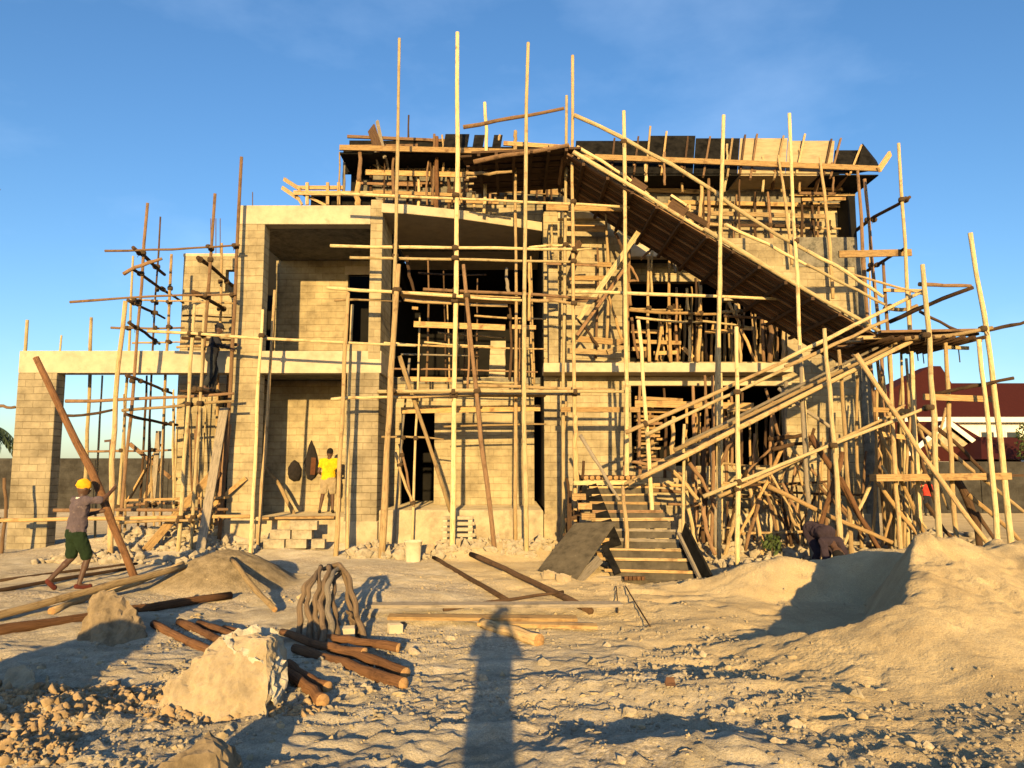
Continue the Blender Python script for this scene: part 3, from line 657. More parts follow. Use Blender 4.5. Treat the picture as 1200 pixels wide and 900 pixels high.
# ---------------------------------------------------------------- light working scaffold against the block wall right of the entrance
S = Frame('wall_scaffold', (2.6, 18.6, 0), 'light scaffold of short boards and props against the block wall between entrance and window', 'scaffold')
for a in [(710,248,711,398,18.9,.045,'tan'),(712,342,729,398,18.8,.04,'orange'),(720,272,730,300,18.8,.05,'dark'),(700,290,698,420,19.2,.04,'red'),(677,375,701,407,18.5,.04,'dark'),(647,262,648,300,18.5,.04,'pale'),(732,292,734,410,19.0,.05,'red')]:
    S.upright(*a[:7], ground=False, name='post')
S.upright(675,487,676,566,17.0,.07,'tan',False,'post')
S.upright(663,470,660,600,18.6,.05,'tan'); S.upright(735,430,734,553,18.5,.05,'red'); S.upright(684,540,672,640,17.6,.05,'dark'); S.upright(694,560,694,650,17.3,.045,'dark')
for a in [(640,243,737,244,17.9,.16,'orange'),(665,267,711,268,19.0,.16,'orange'),(640,308,700,310,18.7,.10,'red'),(700,310,734,311,18.8,.12,'orange'),(667,326,711,326,19.1,.12,'orange'),(640,349,705,352,18.4,.12,'red'),(675,397,735,402,18.6,.15,'orange'),(665,411,712,413,18.7,.13,'tan'),(712,413,735,404,18.6,.14,'tan')]:
    S.board(*a[:6], t=.05, m=a[6])
S.board(748,272,678,374,17.9,.12,.04,'pale','brace'); S.board(676,393,731,316,(18.3,18.5),.07,.05,'red','brace')
S.board(679,284,669,306,(18.5,18.2),.13,.1,'dark','block')
for a in [(667,342,932,351,17.35,.05,'pale'),(670,293,694,291,18.1,.035,'pale'),(645,352,690,346,18.2,.04,'tan')]: S.rail(*a)
for a in [(680,510,726,586,(16.9,16.2),.05,'grey'),(664,560,672,610,17.4,.04,'dark')]: S.rail(*a, name='brace', lash=False)
S.lash(20)

# ---------------------------------------------------------------- timber props in the two wide openings
S = Frame('slab_props', (5.0, 19.4, Z(424,19.4)), 'crowd of thin timber props and rails standing in the dark upper opening', 'formwork props')
for a in [(738,292,739,358,19.3,.05,'red'),(760,300,761,424,19.5,.05,'tan'),(765,293,764,344,19.4,.04,'pale'),(785,294,786,424,19.4,.05,'orange'),(788,292,791,320,19.4,.05,'grey'),
          (793,337,794,424,19.9,.045,'red'),(805,338,808,424,19.3,.045,'pale'),(820,310,818,424,19.4,.065,'tan'),(815,326,814,424,20.1,.05,'dark'),(842,332,842,424,19.7,.06,'red'),
          (866,346,868,426,19.4,.045,'tan'),(891,358,895,424,19.6,.055,'red'),(900,356,902,424,19.5,.08,'red'),(918,366,918,424,19.4,.06,'tan'),(838,380,838,424,20.2,.04,'pale'),
          (750,380,750,424,20.6,.05,'dark'),(776,384,776,424,20.8,.05,'tan'),(828,372,828,424,21,.05,'red'),(858,378,858,424,20.8,.05,'tan'),(882,372,882,424,20.4,.05,'dark'),(908,372,909,424,20.6,.05,'orange'),(800,376,800,424,21.4,.05,'tan'),(887,384,887,424,21.5,.05,'tan')]:
    S.upright(*a[:7], ground=False, name='prop')
for a in [(735,308,748,330,19.3,.04,'red'),(735,330,746,329,19.3,.04,'red'),(776,380,769,422,19.3,.05,'orange'),(854,354,886,424,19.3,.05,'orange'),(862,356,868,382,19.3,.045,'tan'),(751,304,763,292,19.2,.04,'red'),(740,372,748,420,19.2,.045,'red')]:
    S.rail(*a, name='brace', lash=False)
thicket(S, 26, 742, 915, 330, 424, 19.6, 22.5, .03, .055, ['red', 'tan', 'dark', 'orange'])
for a in [(734,363,842,368,19.15,.05,'orange'),(745,372,822,378,19.1,.04,'pale'),(848,370,930,376,19.15,.04,'red'),(820,376,880,384,19.2,.035,'pale'),(735,361,800,363,19.6,.035,'tan'),(840,366,870,365,19.3,.05,'tan')]: S.rail(*a)
for a in [(739,388,776,389,19.7),(742,400,798,402,19.6),(766,414,793,413,19.7),(826,389,860,388,19.8),(740,409,760,409,19.7),(895,378,925,380,19.5),(800,407,812,419,19.6),(865,384,882,385,19.7)]:
    S.board(*a, .10, .05, 'orange', 'plank')
S.lash(20)
S = Frame('slab_props', (5.0, 19.3, z_e), 'tangle of timber props and stacked boards in the dark lower opening', 'formwork props')
for a in [(812,452,813,565,19.3,.06,'red'),(826,440,836,560,18.9,.05,'red'),(845,437,844,600,18.3,.045,'pale'),(833,505,841,652,17.6,.075,'grey'),(884,508,884,570,19.0,.045,'red'),(897,455,922,540,18.9,.05,'red'),
          (790,488,790,560,19.2,.07,'tan'),(921,447,922,650,18.9,.07,'grey'),(800,520,800,570,19.3,.05,'red'),(870,460,871,575,19.5,.05,'dark'),(857,460,857,575,19.8,.05,'red'),(778,455,779,560,19.6,.05,'dark'),(906,470,904,580,19.4,.05,'red'),(765,470,765,560,19.8,.05,'tan'),(898,480,897,570,20.1,.06,'dark'),(750,452,750,560,19.2,.05,'red'),(825,500,826,600,18.4,.08,'dark')]:
    S.upright(*a[:7], ground=a[3] > 590, name='prop')
for a in [(877,566,894,655,(17.6,16.6),.05,'tan'),(863,602,848,660,17,.055,'tan'),(804,575,816,640,17.2,.055,'pale'),(781,544,825,596,(16.8,16.5),.055,'tan'),(824,592,838,650,(16.5,16.2),.06,'red'),(872,566,925,590,(17.5,18),.06,'tan'),(912,566,938,625,(18,17.2),.055,'tan')]:
    S.rail(*a, name='brace', lash=False)
thicket(S, 24, 745, 918, 455, 575, 19.6, 22.5, .03, .06, ['red', 'tan', 'dark', 'orange'])
thicket(S, 12, 815, 935, 545, 640, 17.4, 18.8, .03, .05, ['tan', 'red', 'dark'], 'prop', 14)
for a in [(752,567,852,569,17.9,.05,'orange'),(758,574,925,583,18.0,.05,'red'),(845,566,925,573,18.6,.045,'tan'),(900,515,945,509,17.6,.06,'dark'),(740,541,800,556,18.6,.045,'red')]: S.rail(*a)
for a in [(744,473,883,476,19.1,.16),(744,466,800,469,19.4,.08),(752,481,786,482,19.5,.10)]: S.board(*a, .05, 'orange', 'plank')
for i in range(14):
    x = 742+random.uniform(0, 8); y = 488+i*4.6
    S.board(x, y, x+random.uniform(22, 36), y+random.uniform(-1, 1), 19.5+random.uniform(0, .5), .06, .2, random.choice(['orange', 'tan', 'red']), 'stacked_board')
S.lash(12)

# ---------------------------------------------------------------- access ramp: two flights, two landings
S = Frame('access_ramp', (5.5, 16.5, 0), 'builders\' long timber ramp climbing from the steps to the roof in two flights', 'ramp')
def deck(name, a0, a1, b0, b1, n, t=.045, gap=.012, m='red'):
    """n boards side by side, each from edge a to edge a' : a0->a1 front edge, b0->b1 back edge"""
    for i in range(n):
        f = (i+.5)/n; w = ((b0-a0).length)/n-gap
        p = a0.lerp(b0, f); q = a1.lerp(b1, f); d = (q-p).normalized()
        p = p-d*random.uniform(0, .35); q = q+d*random.uniform(0, .35)
        MB().plank(p+Vector((0, 0, random.uniform(0, .02))), q+Vector((0, 0, random.uniform(0, .02))), w*random.uniform(.88, 1), t, b0-a0).build(name, M[random.choice([m, m, 'log', 'red']) if m == 'dark' else random.choice([m, m, 'red'])], S.root)
zu = P(675,186,16.9).z; u0 = P(675,186,16.9); u1 = P(1037,398,16.0)
v0 = Vector((u0.x, 19.45, u0.z)); v1 = Vector((u1.x, 18.9, u1.z))
deck('deck_board', u0, u1, v0, v1, 19, .045, .016, 'dark')
for i in range(12):
    f = (i+.3)/12; p = u0.lerp(u1, f); q = v0.lerp(v1, f)
    MB().plank(p+Vector((0, -.1, -.07)), q+Vector((0, .05, -.07)), .07, .07).build('cross_bearer', M['dark'], S.root)
for i in range(20):
    f = (i+.5)/20; p = u0.lerp(u1, f); q = v0.lerp(v1, f)
    MB().plank(p+Vector((0, 0, .05)), q+Vector((0, 0, .05)), .06, .035).build('tread_cleat', M['tan'], S.root)
o = pole('stringer', P(672,178,16.75), P(845,281,16.45), .06, 'pale', S.root); o = pole('stringer', P(825,268,16.45), P(1040,394,15.9), .06, 'pale', S.root)
pole('stringer', P(676,172,17.4), P(760,228,17.3), .05, 'pale', S.root)
# boards and blocks lying on the upper flight
S.board(741,211,757,222,(17.0,16.95),.16,.05,'dark','kick_board'); S.board(785,238,804,250,(16.9,16.85),.24,.08,'dark','kick_board'); S.board(805,250,828,263,(16.85,16.8),.13,.05,'dark','kick_board')
S.board(786,231,804,243,(16.95,16.9),.05,.3,'pale','kick_board')
# handrails of the upper flight
for a in [(673,135,845,229,(17.1,16.6),.06,'pale'),(838,226,952,298,(16.6,16.3),.055,'pale'),(946,294,1035,348,(16.3,16.0),.05,'pale'),(850,263,950,313,(17.8,17.5),.05,'pale'),(945,310,1037,357,(17.5,17.2),.045,'pale')]: S.rail(*a, name='handrail')
# top landing
t0 = P(556,188,16.9); t1 = P(664,172,16.9); zt = (t0.z+t1.z)/2+.05
for i in range(15):
    y = 17.0+i*.17
    MB().plank((t0.x-random.uniform(.0, .35), y, zt-.05+random.uniform(0, .05)), (t1.x+.25+random.uniform(0, .1), y, zt+.1+random.uniform(0, .03)), .155, .05, (0, 1, 0)).build('deck_board', M['dark'], S.root)
pole('stringer', P(555,190,16.8), P(667,170,16.8), .065, 'red', S.root); pole('stringer', P(546,203,17.3), P(600,201,17.3), .05, 'tan', S.root)
for i in range(6):
    f = i/5; MB().plank((t0.x+.1+f*2.0, 16.8, zt-.12+f*.12), (t0.x+.1+f*2.0, 19.5, zt-.1+f*.12), .06, .07).build('cross_bearer', M['dark'], S.root)
S.board(660,180,655,215,(17.3,18.5),.1,.06,'red','brace')
# lower flight
l0 = P(756,560,15.3); l1 = P(1066,404,15.1); m0 = Vector((l0.x, 16.4, l0.z)); m1 = Vector((l1.x, 16.5, l1.z))
deck('deck_board', l0, l1, m0, m1, 8, .035, .06, 'tan')
pole('stringer', P(750,560,15.15), P(1068,400,15.0), .062, 'tan', S.root); pole('stringer', P(790,528,15.5), P(1064,396,15.4), .05, 'tan', S.root); pole('stringer', P(760,548,16.5), P(1080,392,16.5), .06, 'tan', S.root)
pole('stringer', P(800,520,15.9), P(1035,404,15.8), .04, 'grey', S.root)
for i in range(16):
    f = (i+.5)/16; p = l0.lerp(l1, f); q = m0.lerp(m1, f)
    MB().plank(p+Vector((0, -.05, .05)), q+Vector((0, .05, .05)), .07, .045).build('tread_cleat', M['grey'], S.root)
for a in [(733,507,922,422,(15.6,15.4),.05,'tan'),(757,510,925,430,(15.3,15.2),.045,'pale'),(915,424,1082,341,(15.4,15.3),.05,'pale'),(920,430,1040,375,(15.2,15.1),.045,'tan'),
          (824,582,1085,478,(14.9,14.9),.045,'pale'),(842,582,1050,484,(15.2,15.2),.045,'tan'),(1040,486,1060,474,(15.2,15.1),.04,'tan')]: S.rail(*a, name='handrail')
# tall uprights of the ramp
for a in [(731,130,733,560,16.9,.06,'pale'),(848,135,845,420,16.3,.06,'pale'),(748,375,759,555,15.7,.055,'pale'),(863,383,865,667,15.0,.058,'pale'),(802,497,803,625,15.6,.045,'pale'),
          (966,385,988,662,14.8,.062,'pale'),(937,405,951,640,15.9,.055,'grey'),(983,410,998,655,15.6,.055,'tan'),(835,440,834,560,17.2,.05,'red')]: S.upright(*a)
S.upright(925,133,940,420,16.2,.055,'pale'); S.upright(844,310,841,500,16.6,.07,'pale',False)
# second landing on the right
k0 = P(1030,398,15.0); k1 = P(1160,388,15.0); zk = P(1090,392,15.0).z
for i in range(11):
    y = 15.0+i*.17
    MB().plank((k0.x-random.uniform(-.2, .3), y, zk+random.uniform(-.03, .05)), (k1.x-.5+random.uniform(-.35, .4), y, zk+.04+random.uniform(-.02, .06)), .15, .05, (0, 1, 0)).build('deck_board', M[random.choice(['dark', 'red', 'tan'])], S.root)
for i in range(10):
    x = k0.x+.2+i*.2
    MB().tube([(x, 14.85, zk-.08), (x+random.uniform(-.08, .08), 17.0, zk-.06)], .04, 6).build('cross_bearer', M['dark'], S.root, smooth=True)
for i in range(9):
    x = k0.x+.5+i*.19+random.uniform(-.05, .05); y = random.uniform(15, 16.8)
    MB().tube([(x, y, zk), (x+.02, y, zk-random.uniform(.1, .45))], .012, 5).build('hanging_strip', M['dark'], S.root)
for a in [(1153,388,1215,374,(15.3,15.2),.045,'dark'),(1060,397,1163,384,(14.9,14.9),.05,'tan'),(1043,377,1140,337,(16.8,14.9),.06,'dark'),(1077,333,1138,335,14.95,.05,'red'),(1078,365,1150,400,(16.5,15.2),.04,'dark'),(1000,322,1082,345,(17.3,16.9),.035,'tan')]: S.rail(*a)
S.board(1082,465,1167,468,15.1,.12); S.board(1023,480,1067,482,16.2,.1); S.board(1023,560,1180,558,15.0,.13,.3,'orange'); S.board(1028,508,1063,513,16.4,.1); S.board(1105,407,1135,408,15.6,.07,.05,'pale')
for a in [(1043,412,1055,640,15.2,.055,'tan'),(1068,412,1078,640,15.6,.065,'pale'),(1081,310,1098,640,14.75,.068,'pale'),(1108,400,1121,640,15.3,.06,'tan'),(1147,398,1169,645,14.8,.06,'pale'),(1137,273,1186,650,14.9,.065,'pale'),
          (1028,420,1043,640,16.9,.055,'tan'),(1056,412,1064,640,16.7,.045,'pale'),(1005,440,1010,640,17.4,.05,'tan'),(1035,440,1050,640,17.5,.05,'pale'),(1062,420,1072,640,17.9,.05,'tan')]: S.upright(*a)
for a in [(1003,415,1160,640,(14.8,14.6),.06,'tan'),(1075,497,1200,600,(15.8,15.6),.05,'tan'),(1135,580,1210,646,(15.4,15.2),.055,'orange'),(950,510,1030,645,(15.6,15.4),.07,'log'),(987,530,957,628,(15.2,15.0),.06,'log'),(900,570,1046,636,(15.4,15.2),.055,'orange'),
          (985,560,1035,650,(15.4,15.2),.06,'log'),(1030,505,1083,625,(15.7,15.5),.05,'orange'),(1093,462,1188,443,(15.2,14.7),.045,'dark'),(1025,560,1078,630,(16.3,15.4),.05,'orange'),(1120,560,1148,640,(16.2,15.6),.1,'dark'),(1064,480,1100,600,(16.6,16.4),.05,'dark'),(1096,500,1160,560,(16.2,16.0),.05,'dark'),
          (912,455,978,505,(17,16.6),.05,'grey'),(905,527,960,519,(16.4,16.2),.05,'dark'),(900,577,1010,580,(17,16.8),.035,'dark'),(1145,600,1180,650,(15.4,15.2),.05,'dark'),(1085,590,1130,650,(15.9,15.6),.05,'dark')]: S.rail(*a, name='brace', lash=False)
thicket(S, 14, 1022, 1080, 430, 640, 16.2, 19.5, .03, .045, ['tan', 'pale', 'orange'], 'short_pole', 12)
for _ in range(26):
    x = random.uniform(800, 1000); y = random.uniform(500, 600); Y = random.uniform(16.4, 18.8); dx = random.choice([-1, 1])*random.uniform(15, 60)
    S.rail(x, y, x+dx, y+random.uniform(40, 110), (Y, Y+random.uniform(-.5, .5)), random.uniform(.03, .05), random.choice(['tan', 'red', 'dark', 'orange']), name='brace', lash=False)
for _ in range(12):
    x = random.uniform(1015, 1110); y = random.uniform(470, 580); Y = random.uniform(15.6, 18.5); dx = random.choice([-1, 1])*random.uniform(15, 60)
    S.rail(x, y, x+dx, y+random.uniform(40, 110), (Y, Y+random.uniform(-.5, .5)), random.uniform(.03, .045), random.choice(['tan', 'pale', 'orange']), name='brace', lash=False)
for _ in range(9):
    x = random.uniform(760, 880); y = random.uniform(480, 640); S.rail(x, y, x+random.uniform(40, 110), y+random.uniform(-6, 6), random.uniform(16.8, 18.8), .035, random.choice(['tan', 'red', 'dark']), name='ledger', lash=False)
thicket(S, 8, 945, 1020, 500, 650, 16.2, 18.6, .03, .05, ['tan', 'red', 'dark'], 'short_pole', 22)
S.board(1023,558,1190,557,15.3,.5,.05,'dark','walk_board',(0,1,0))
S.lash(90)

# ---------------------------------------------------------------- poles behind the upper right corner
S = Frame('pole_scaffold', (8.6, 18.5, 0), 'grey red poles with crossing struts beside the upper right corner of the house', 'scaffold')
for a in [(1053,168,1066,400,17.2,.058,'pale'),(995,223,997,420,20.8,.045,'grey'),(1005,200,1022,420,18.6,.06,'red'),(1013,210,1030,430,18.9,.06,'red'),(1035,307,1042,420,18.0,.055,'red'),(1066,340,1069,420,18.6,.045,'tan'),(1018,250,1019,400,20.8,.03,'pale')]: S.upright(*a)
for a in [(993,277,1066,231,(20.6,17.0),.06,'dark'),(1017,317,1060,291,(19.5,17.3),.05,'dark'),(1037,360,1075,358,17.8,.06,'tan')]: S.rail(*a, name='strut')
S.board(983,298,1068,296,17.5,.16,.05,'orange'); S.board(1035,340,1080,341,17.9,.08)
S.lash(20)

# ---------------------------------------------------------------- roof formwork
S = Frame('roof_formwork', (3, 19.8, 9.5), 'leaning black and tan plywood formwork with timber ribs along the roof edge', 'formwork')
YA, YB = 19.5, 20.15
def panel(xa, xb, ya, yb, m, dy=0, name='panel'):
    a, b = P(xa, ya, YA+dy), P(xb, ya, YA+dy); c, d = P(xb+3, yb, YB+dy), P(xa+3, yb, YB+dy)
    t = Vector((0, .03, -.015))
    MB().hexa([a, b, b+t, a+t, d, c, c+t, d+t]).build(name, M[m], S.root)
for a in [(672,757,203,165,'ply_black'),(757.6,812,203,159,'ply_black'),(812.6,864,203,162,'ply_black'),(864.6,920,203,162,'ply_tan'),(920.6,975,203,165,'ply_tan'),(975.6,1006,203,176,'ply_black')]: panel(*a)
# tip of the corner
a, b, c = P(1003,203,19.5), P(1032,198,19.6), P(1011,168,20.1); d = P(1027,188,21.2)
MB().hexa([a, b, b+Vector((0, .03, 0)), a+Vector((0, .03, 0)), c, d, d+Vector((0, .03, 0)), c+Vector((0, .03, 0))]).build('panel', M['ply_black'], S.root)
# soffit boards between the front ledger and the wall
zs = Z(203, YA)-.03
for (xa, xb, m) in [(672,760,'ply_black'),(761,866,'ply_black'),(867,960,'ply_tan'),(961,1030,'ply_black')]:
    x0, x1 = X(xa, 200, YA), X(xb, 200, YA); MB().box(x0, x1-.01, YA+.02, YT-.04, zs-.03, zs).build('soffit_panel', M[m], S.root)
x0, x1 = X(985, 200, YA), X(1028, 195, YA); MB().box(x0, x1, YT-.03, 27, zs-.03, zs).build('soffit_panel', M['ply_black'], S.root)
S.board(697,184,1033,198,(19.38,19.38),.14,.06,'orange','ledger',(0,0,1)); S.board(600,180,720,186,19.4,.12,.06,'orange','ledger',(0,0,1))
S.board(1030,199,1043,180,(19.3,19.8),.14,.06,'orange','ledger')
for (x1, y1, x2, y2) in [(716,204,720,163),(743,203,748,161),(757,204,762,149),(775,204,781,155),(801,206,806,161),(824,207,832,161),(852,208,858,163),(867,205,873,159),(879,210,887,158),(907,210,918,160),(933,204,943,158),(965,206,974,164),(973,208,985,163),(996,204,1009,171),(741,212,736,190)]:
    p = P(x1, y1, YA-.06); q = P(x2, y2, YB-.08); MB().plank(p, q, .09, .05, (0, -1, .4)).build('rib', M[random.choice(['red', 'tan', 'dark', 'orange'])], S.root)
for (x1, y1, x2, y2) in [(738,210,743,192),(768,210,773,193),(795,212,799,195),(879,215,884,200),(905,222,908,200),(955,224,962,202),(982,220,993,204)]:
    MB().plank(P(x1, y1, 20.3), P(x2, y2, YA), .09, .05, (0, 1, 0)).build('rib', M['red'], S.root)
for a in [(753,213,987,221,20.4,.13,'orange'),(755,222,830,225,20.45,.12,'tan'),(783,237,990,241,20.42,.11,'orange'),(833,250,970,254,20.2,.12,'tan'),(756,238,836,246,20.3,.1,'tan'),(690,258,735,258,20.4,.1,'orange'),(830,285,985,290,20.4,.06,'grey')]:
    S.board(*a[:6], t=.05, m=a[6], name='waling')
thicket(S, 6, 800, 985, 222, 330, 19.9, 20.4, .03, .045, ['tan', 'red', 'dark', 'pale'])
for a in [(795,262,985,268,20.3,.04,'tan'),(860,300,1005,306,20.2,.04,'tan'),(900,322,1010,330,20.1,.04,'red')]: S.rail(*a, name='waling')
for a in [(779,178,779,217,19.4,.04,'red'),(757,188,757,213,19.5,.05,'pale'),(820,197,820,255,19.9,.06,'tan'),(829,193,829,270,19.7,.055,'red'),(867,192,868,300,19.7,.035,'dark'),(912,182,928,310,19.3,.05,'tan'),(961,184,976,350,19.3,.055,'tan'),(950,230,955,335,20.3,.06,'dark'),(808,240,809,270,20.3,.06,'pale'),(817,250,816,285,20.3,.04,'dark'),(940,230,941,300,20.2,.05,'dark'),(885,225,886,300,20.3,.05,'dark'),(900,225,905,310,20.2,.06,'red'),(845,230,846,290,20.3,.05,'tan')]:
    S.upright(*a[:7], ground=False, name='prop')
# left half: rail, black boards, props, dark lining
S.board(398,173,604,178,19.5,.14,.06,'orange','ledger',(0,0,1)); S.board(407,160,545,166,20.3,.08,.06,'red','ledger',(0,0,1)); S.board(428,202,545,205,20.1,.14,.05,'orange','waling',(0,0,1)); S.board(437,225,545,229,20.1,.09,.05,'orange','waling',(0,0,1))
S.board(560,221,660,226,20.2,.15,.05,'orange','waling',(0,0,1)); S.board(590,168,668,173,20.2,.12,.06,'orange','waling',(0,0,1))
for (xa, xb, yt) in [(519,547,157),(553,565,158),(576,586,158)]: panel(xa, xb, 176, yt, 'ply_black', .15)
x0, x1 = X(409, 170, 20.3), X(520, 170, 20.3); MB().box(x0, x1, 20.33, 20.37, Z(182, 20.3), Z(164, 20.3)).build('panel', M['ply_black'], S.root)
x0, x1 = X(402, 190, 20.9), X(660, 190, 20.9); MB().box(x0, x1, 20.9, 20.94, Z(204, 20.9), Z(172, 20.9)).build('panel', M['ply_black'], S.root)
x0, x1 = X(400, 200, 20.0), X(438, 200, 20.0); MB().box(x0+.05, x1, 21.0, 21.05, Z(250, 21.0), Z(182, 21.0)).build('panel', M['ply_black'], S.root)
MB().box(X(398,176,19.6), x1+5.3, 19.62, 20.88, Z(178,19.6)-.05, Z(178,19.6)).build('soffit_panel', M['ply_black'], S.root)
S.board(435,150,445,180,(20.1,19.8),.30,.04,'dark','loose_board'); S.board(442,142,451,185,(20.0,19.7),.09,.05,'grey','rib')
S.board(428,185,448,198,(20.3,20.4),.1,.05,'tan','brace'); S.board(440,178,444,200,(19.8,20.4),.08,.05,'grey','rib'); S.board(452,180,456,203,(19.8,20.4),.08,.05,'grey','rib')
for a in [(398,178,396,240,19.7,.03,'tan'),(403,185,402,240,20.2,.05,'grey'),(422,173,421,212,19.6,.07,'red'),(420,212,420,243,19.7,.09,'orange'),(462,175,461,230,19.8,.05,'red'),(512,160,512,250,19.9,.07,'log'),(509,157,509,205,20.2,.05,'red'),(518,158,518,205,20.2,.04,'tan'),(479,135,477,240,20.4,.035,'dark'),(604,153,603,178,20.2,.07,'tan'),(568,178,568,240,20.1,.05,'red'),(490,205,490,245,20.3,.05,'pale'),(484,205,484,245,20.3,.05,'dark'),(525,200,526,245,20.2,.05,'dark'),(556,205,556,250,20.2,.05,'tan'),(638,215,638,260,20.3,.05,'dark'),(586,158,587,178,20.1,.05,'tan')]:
    S.upright(*a[:7], ground=False, name='prop')
S.lash(20, .2)

S = Frame('roof_props', (-1.5, 20.3, 9.0), 'thin props and loose boards crowding under the left half of the roof edge', 'formwork props')
thicket(S, 26, 405, 660, 168, 240, 19.9, 20.75, .03, .05, ['red', 'tan', 'dark', 'grey'], 'prop', 5)
for _ in range(12):
    x = random.uniform(405, 600); y = random.uniform(170, 236); S.board(x, y, x+random.uniform(25, 80), y+random.uniform(-3, 3), random.uniform(20.0, 20.6), random.uniform(.06, .12), .05, random.choice(['orange', 'tan', 'red', 'dark']), 'board')
S = Frame('roof_props', (5, 20.2, 8.6), 'thin props and loose boards in front of the upper wall above the ramp', 'formwork props')
for _ in range(6):
    x = random.uniform(760, 940); y = random.uniform(208, 275); S.board(x, y, x+random.uniform(30, 90), y+random.uniform(-2, 5), random.uniform(20.0, 20.5), random.uniform(.06, .12), .05, random.choice(['orange', 'tan', 'red', 'dark']), 'board')
thicket(S, 9, 690, 985, 168, 225, 19.6, 20.4, .03, .045, ['red', 'tan', 'dark', 'pale'], 'prop', 4)
# low canopy formwork behind the upper porch slab
S = Frame('canopy_formwork', (-4.6, 19.9, 8.2), 'small dark plank formwork sticking out left above the upper porch beam', 'formwork')
x0, x1 = X(348, 228, 19.9), X(437, 228, 19.9); za = Z(240, 19.9)
MB().poly([(x0+.35, 20.0), (x1, 20.0), (x1, 22), (x0+.35, 22)], za-.1, za+.35).build('form_box', M['ply_black'], S.root)
S.board(348,220,402,220,19.85,.10,.05,'orange','plank',(0,0,1)); S.board(344,226,437,227,19.7,.12,.05,'tan','plank',(0,0,1)); S.board(333,210,352,222,(20.4,19.8),.1,.05,'tan','plank'); S.board(331,220,350,233,(20.2,19.8),.1,.06,'tan','plank')
S.board(352,226,382,241,(19.8,20.0),.07,.04,'tan','brace'); S.board(348,230,354,240,19.8,.07,.05,'tan','brace')
for x in (360, 384, 397): S.board(x,214,x,240,19.75,.08,.05,'tan','post',(1,0,0))
# ---------------------------------------------------------------- step formwork at the foot of the ramp
S = Frame('step_formwork', (1.6, 15, 0), 'wooden formwork of the entrance steps with pale tread edges and black boards', 'formwork')
tl, tr = P(686, 570, 16.8), P(757, 569, 16.8); bl, br_ = P(716, 676, 13.9), P(822, 692, 13.7)
N = 10
bl.z = br_.z = ground_z(1.9, 13.8)+.02
for i in range(N):
    f0, f1 = i/N, (i+1)/N
    def e(f, s, u): return (bl if s == 0 else br_).lerp(tl if s == 0 else tr, f) if u else None
    a, b2 = bl.lerp(tl, f0), br_.lerp(tr, f0); c, d = bl.lerp(tl, f1), br_.lerp(tr, f1)
    rise = Vector((0, 0, (tl.z-bl.z)/N))
    # riser, slightly tilted, and a narrow pale tread edge
    MB().hexa([a, b2, b2+Vector((0, .03, 0)), a+Vector((0, .03, 0)), a+rise+Vector((0, .06, -.03)), b2+rise+Vector((0, .06, -.03)), b2+rise+Vector((0, .09, -.03)), a+rise+Vector((0, .09, -.03))]).build('riser', M['ply_grey'], S.root)
    MB().plank(a+rise+Vector((random.uniform(-.16, .1), .06, random.uniform(-.02, .02))), b2+rise+Vector((random.uniform(-.12, .1), .06, random.uniform(-.03, .02))), random.uniform(.035, .06), .05).build('tread_edge', M[random.choice(['orange', 'pale', 'grey', 'tan', 'red'])], S.root)
    MB().hexa([a+rise+Vector((0, .09, -.06)), b2+rise+Vector((0, .09, -.06)), d+Vector((0, 0, -.06)), c+Vector((0, 0, -.06)), a+rise+Vector((0, .09, -.03)), b2+rise+Vector((0, .09, -.03)), d+Vector((0, 0, -.03)), c+Vector((0, 0, -.03))]).build('tread', M['ply_grey'], S.root)
MB().plank(P(800,626,14.4), P(836,700,13.0), .5, .04, (0, .3, 1)).build('side_board', M['ply_black'], S.root)
MB().plank(P(795,625,14.5), P(829,697,13.1), .06, .05, (0, .3, 1)).build('side_rail', M['grey'], S.root)
MB().plank(P(690,570,16.7), P(718,640,14.6), .34, .05, (1, 0, .3)).build('side_board', M['ply_black'], S.root)
MB().plank(P(708,640,14.2), P(724,672,13.8), .12, .05, (1, 0, .3)).build('side_rail', M['ply_black'], S.root)
for (x, y) in ((678, 582), (685, 593), (689, 605), (683, 618), (705, 634), (707, 651)):
    p = P(x-8, y, 15.9-(y-582)*.02); q = P(x+8, y, 15.9-(y-582)*.02); MB().plank(p, q, .12, .25).build('short_board', M['orange'], S.root)
for (x1, y1, x2, y2, Y) in [(668,575,664,640,16.6),(672,600,700,608,16.5),(662,610,676,606,16.4),(667,590,668,660,16.2),(660,628,700,620,16.3)]:
    MB().plank(P(x1, y1, Y), P(x2, y2, Y), .09, .06).build('support_post', M['dark'], S.root)
pole('post', P(732,672,14.4)-Vector((0, 0, .15)), P(730,570,15.0), .055, 'tan', S.root)
MB().plank(P(672,566,16.75), P(757,565,16.75), .09, .06).build('tread_edge', M['pale'], S.root)
for i in range(10):
    p = P(687+i*7, 560, 16.65); MB().tube([p, p+Vector((0, 1.9, 0))], .05, 9, 0, 1).build('deck_pole', [M['dark'], M['logend']], S.root, smooth=True)
MB().plank(P(690,682,13.85), P(728,680,13.8), .16, .05).build('sill_board', M['grey'], S.root); MB().plank(P(728,683,13.8), P(826,686,13.5), .14, .05).build('sill_board', M['ply_grey'], S.root)
for i in range(5):
    p = P(734+i*5, 678, 13.6); MB().box(p.x-.03, p.x+.03, p.y, p.y+.1, p.z-.03, p.z+.03).build('peg', M['log'], S.root)

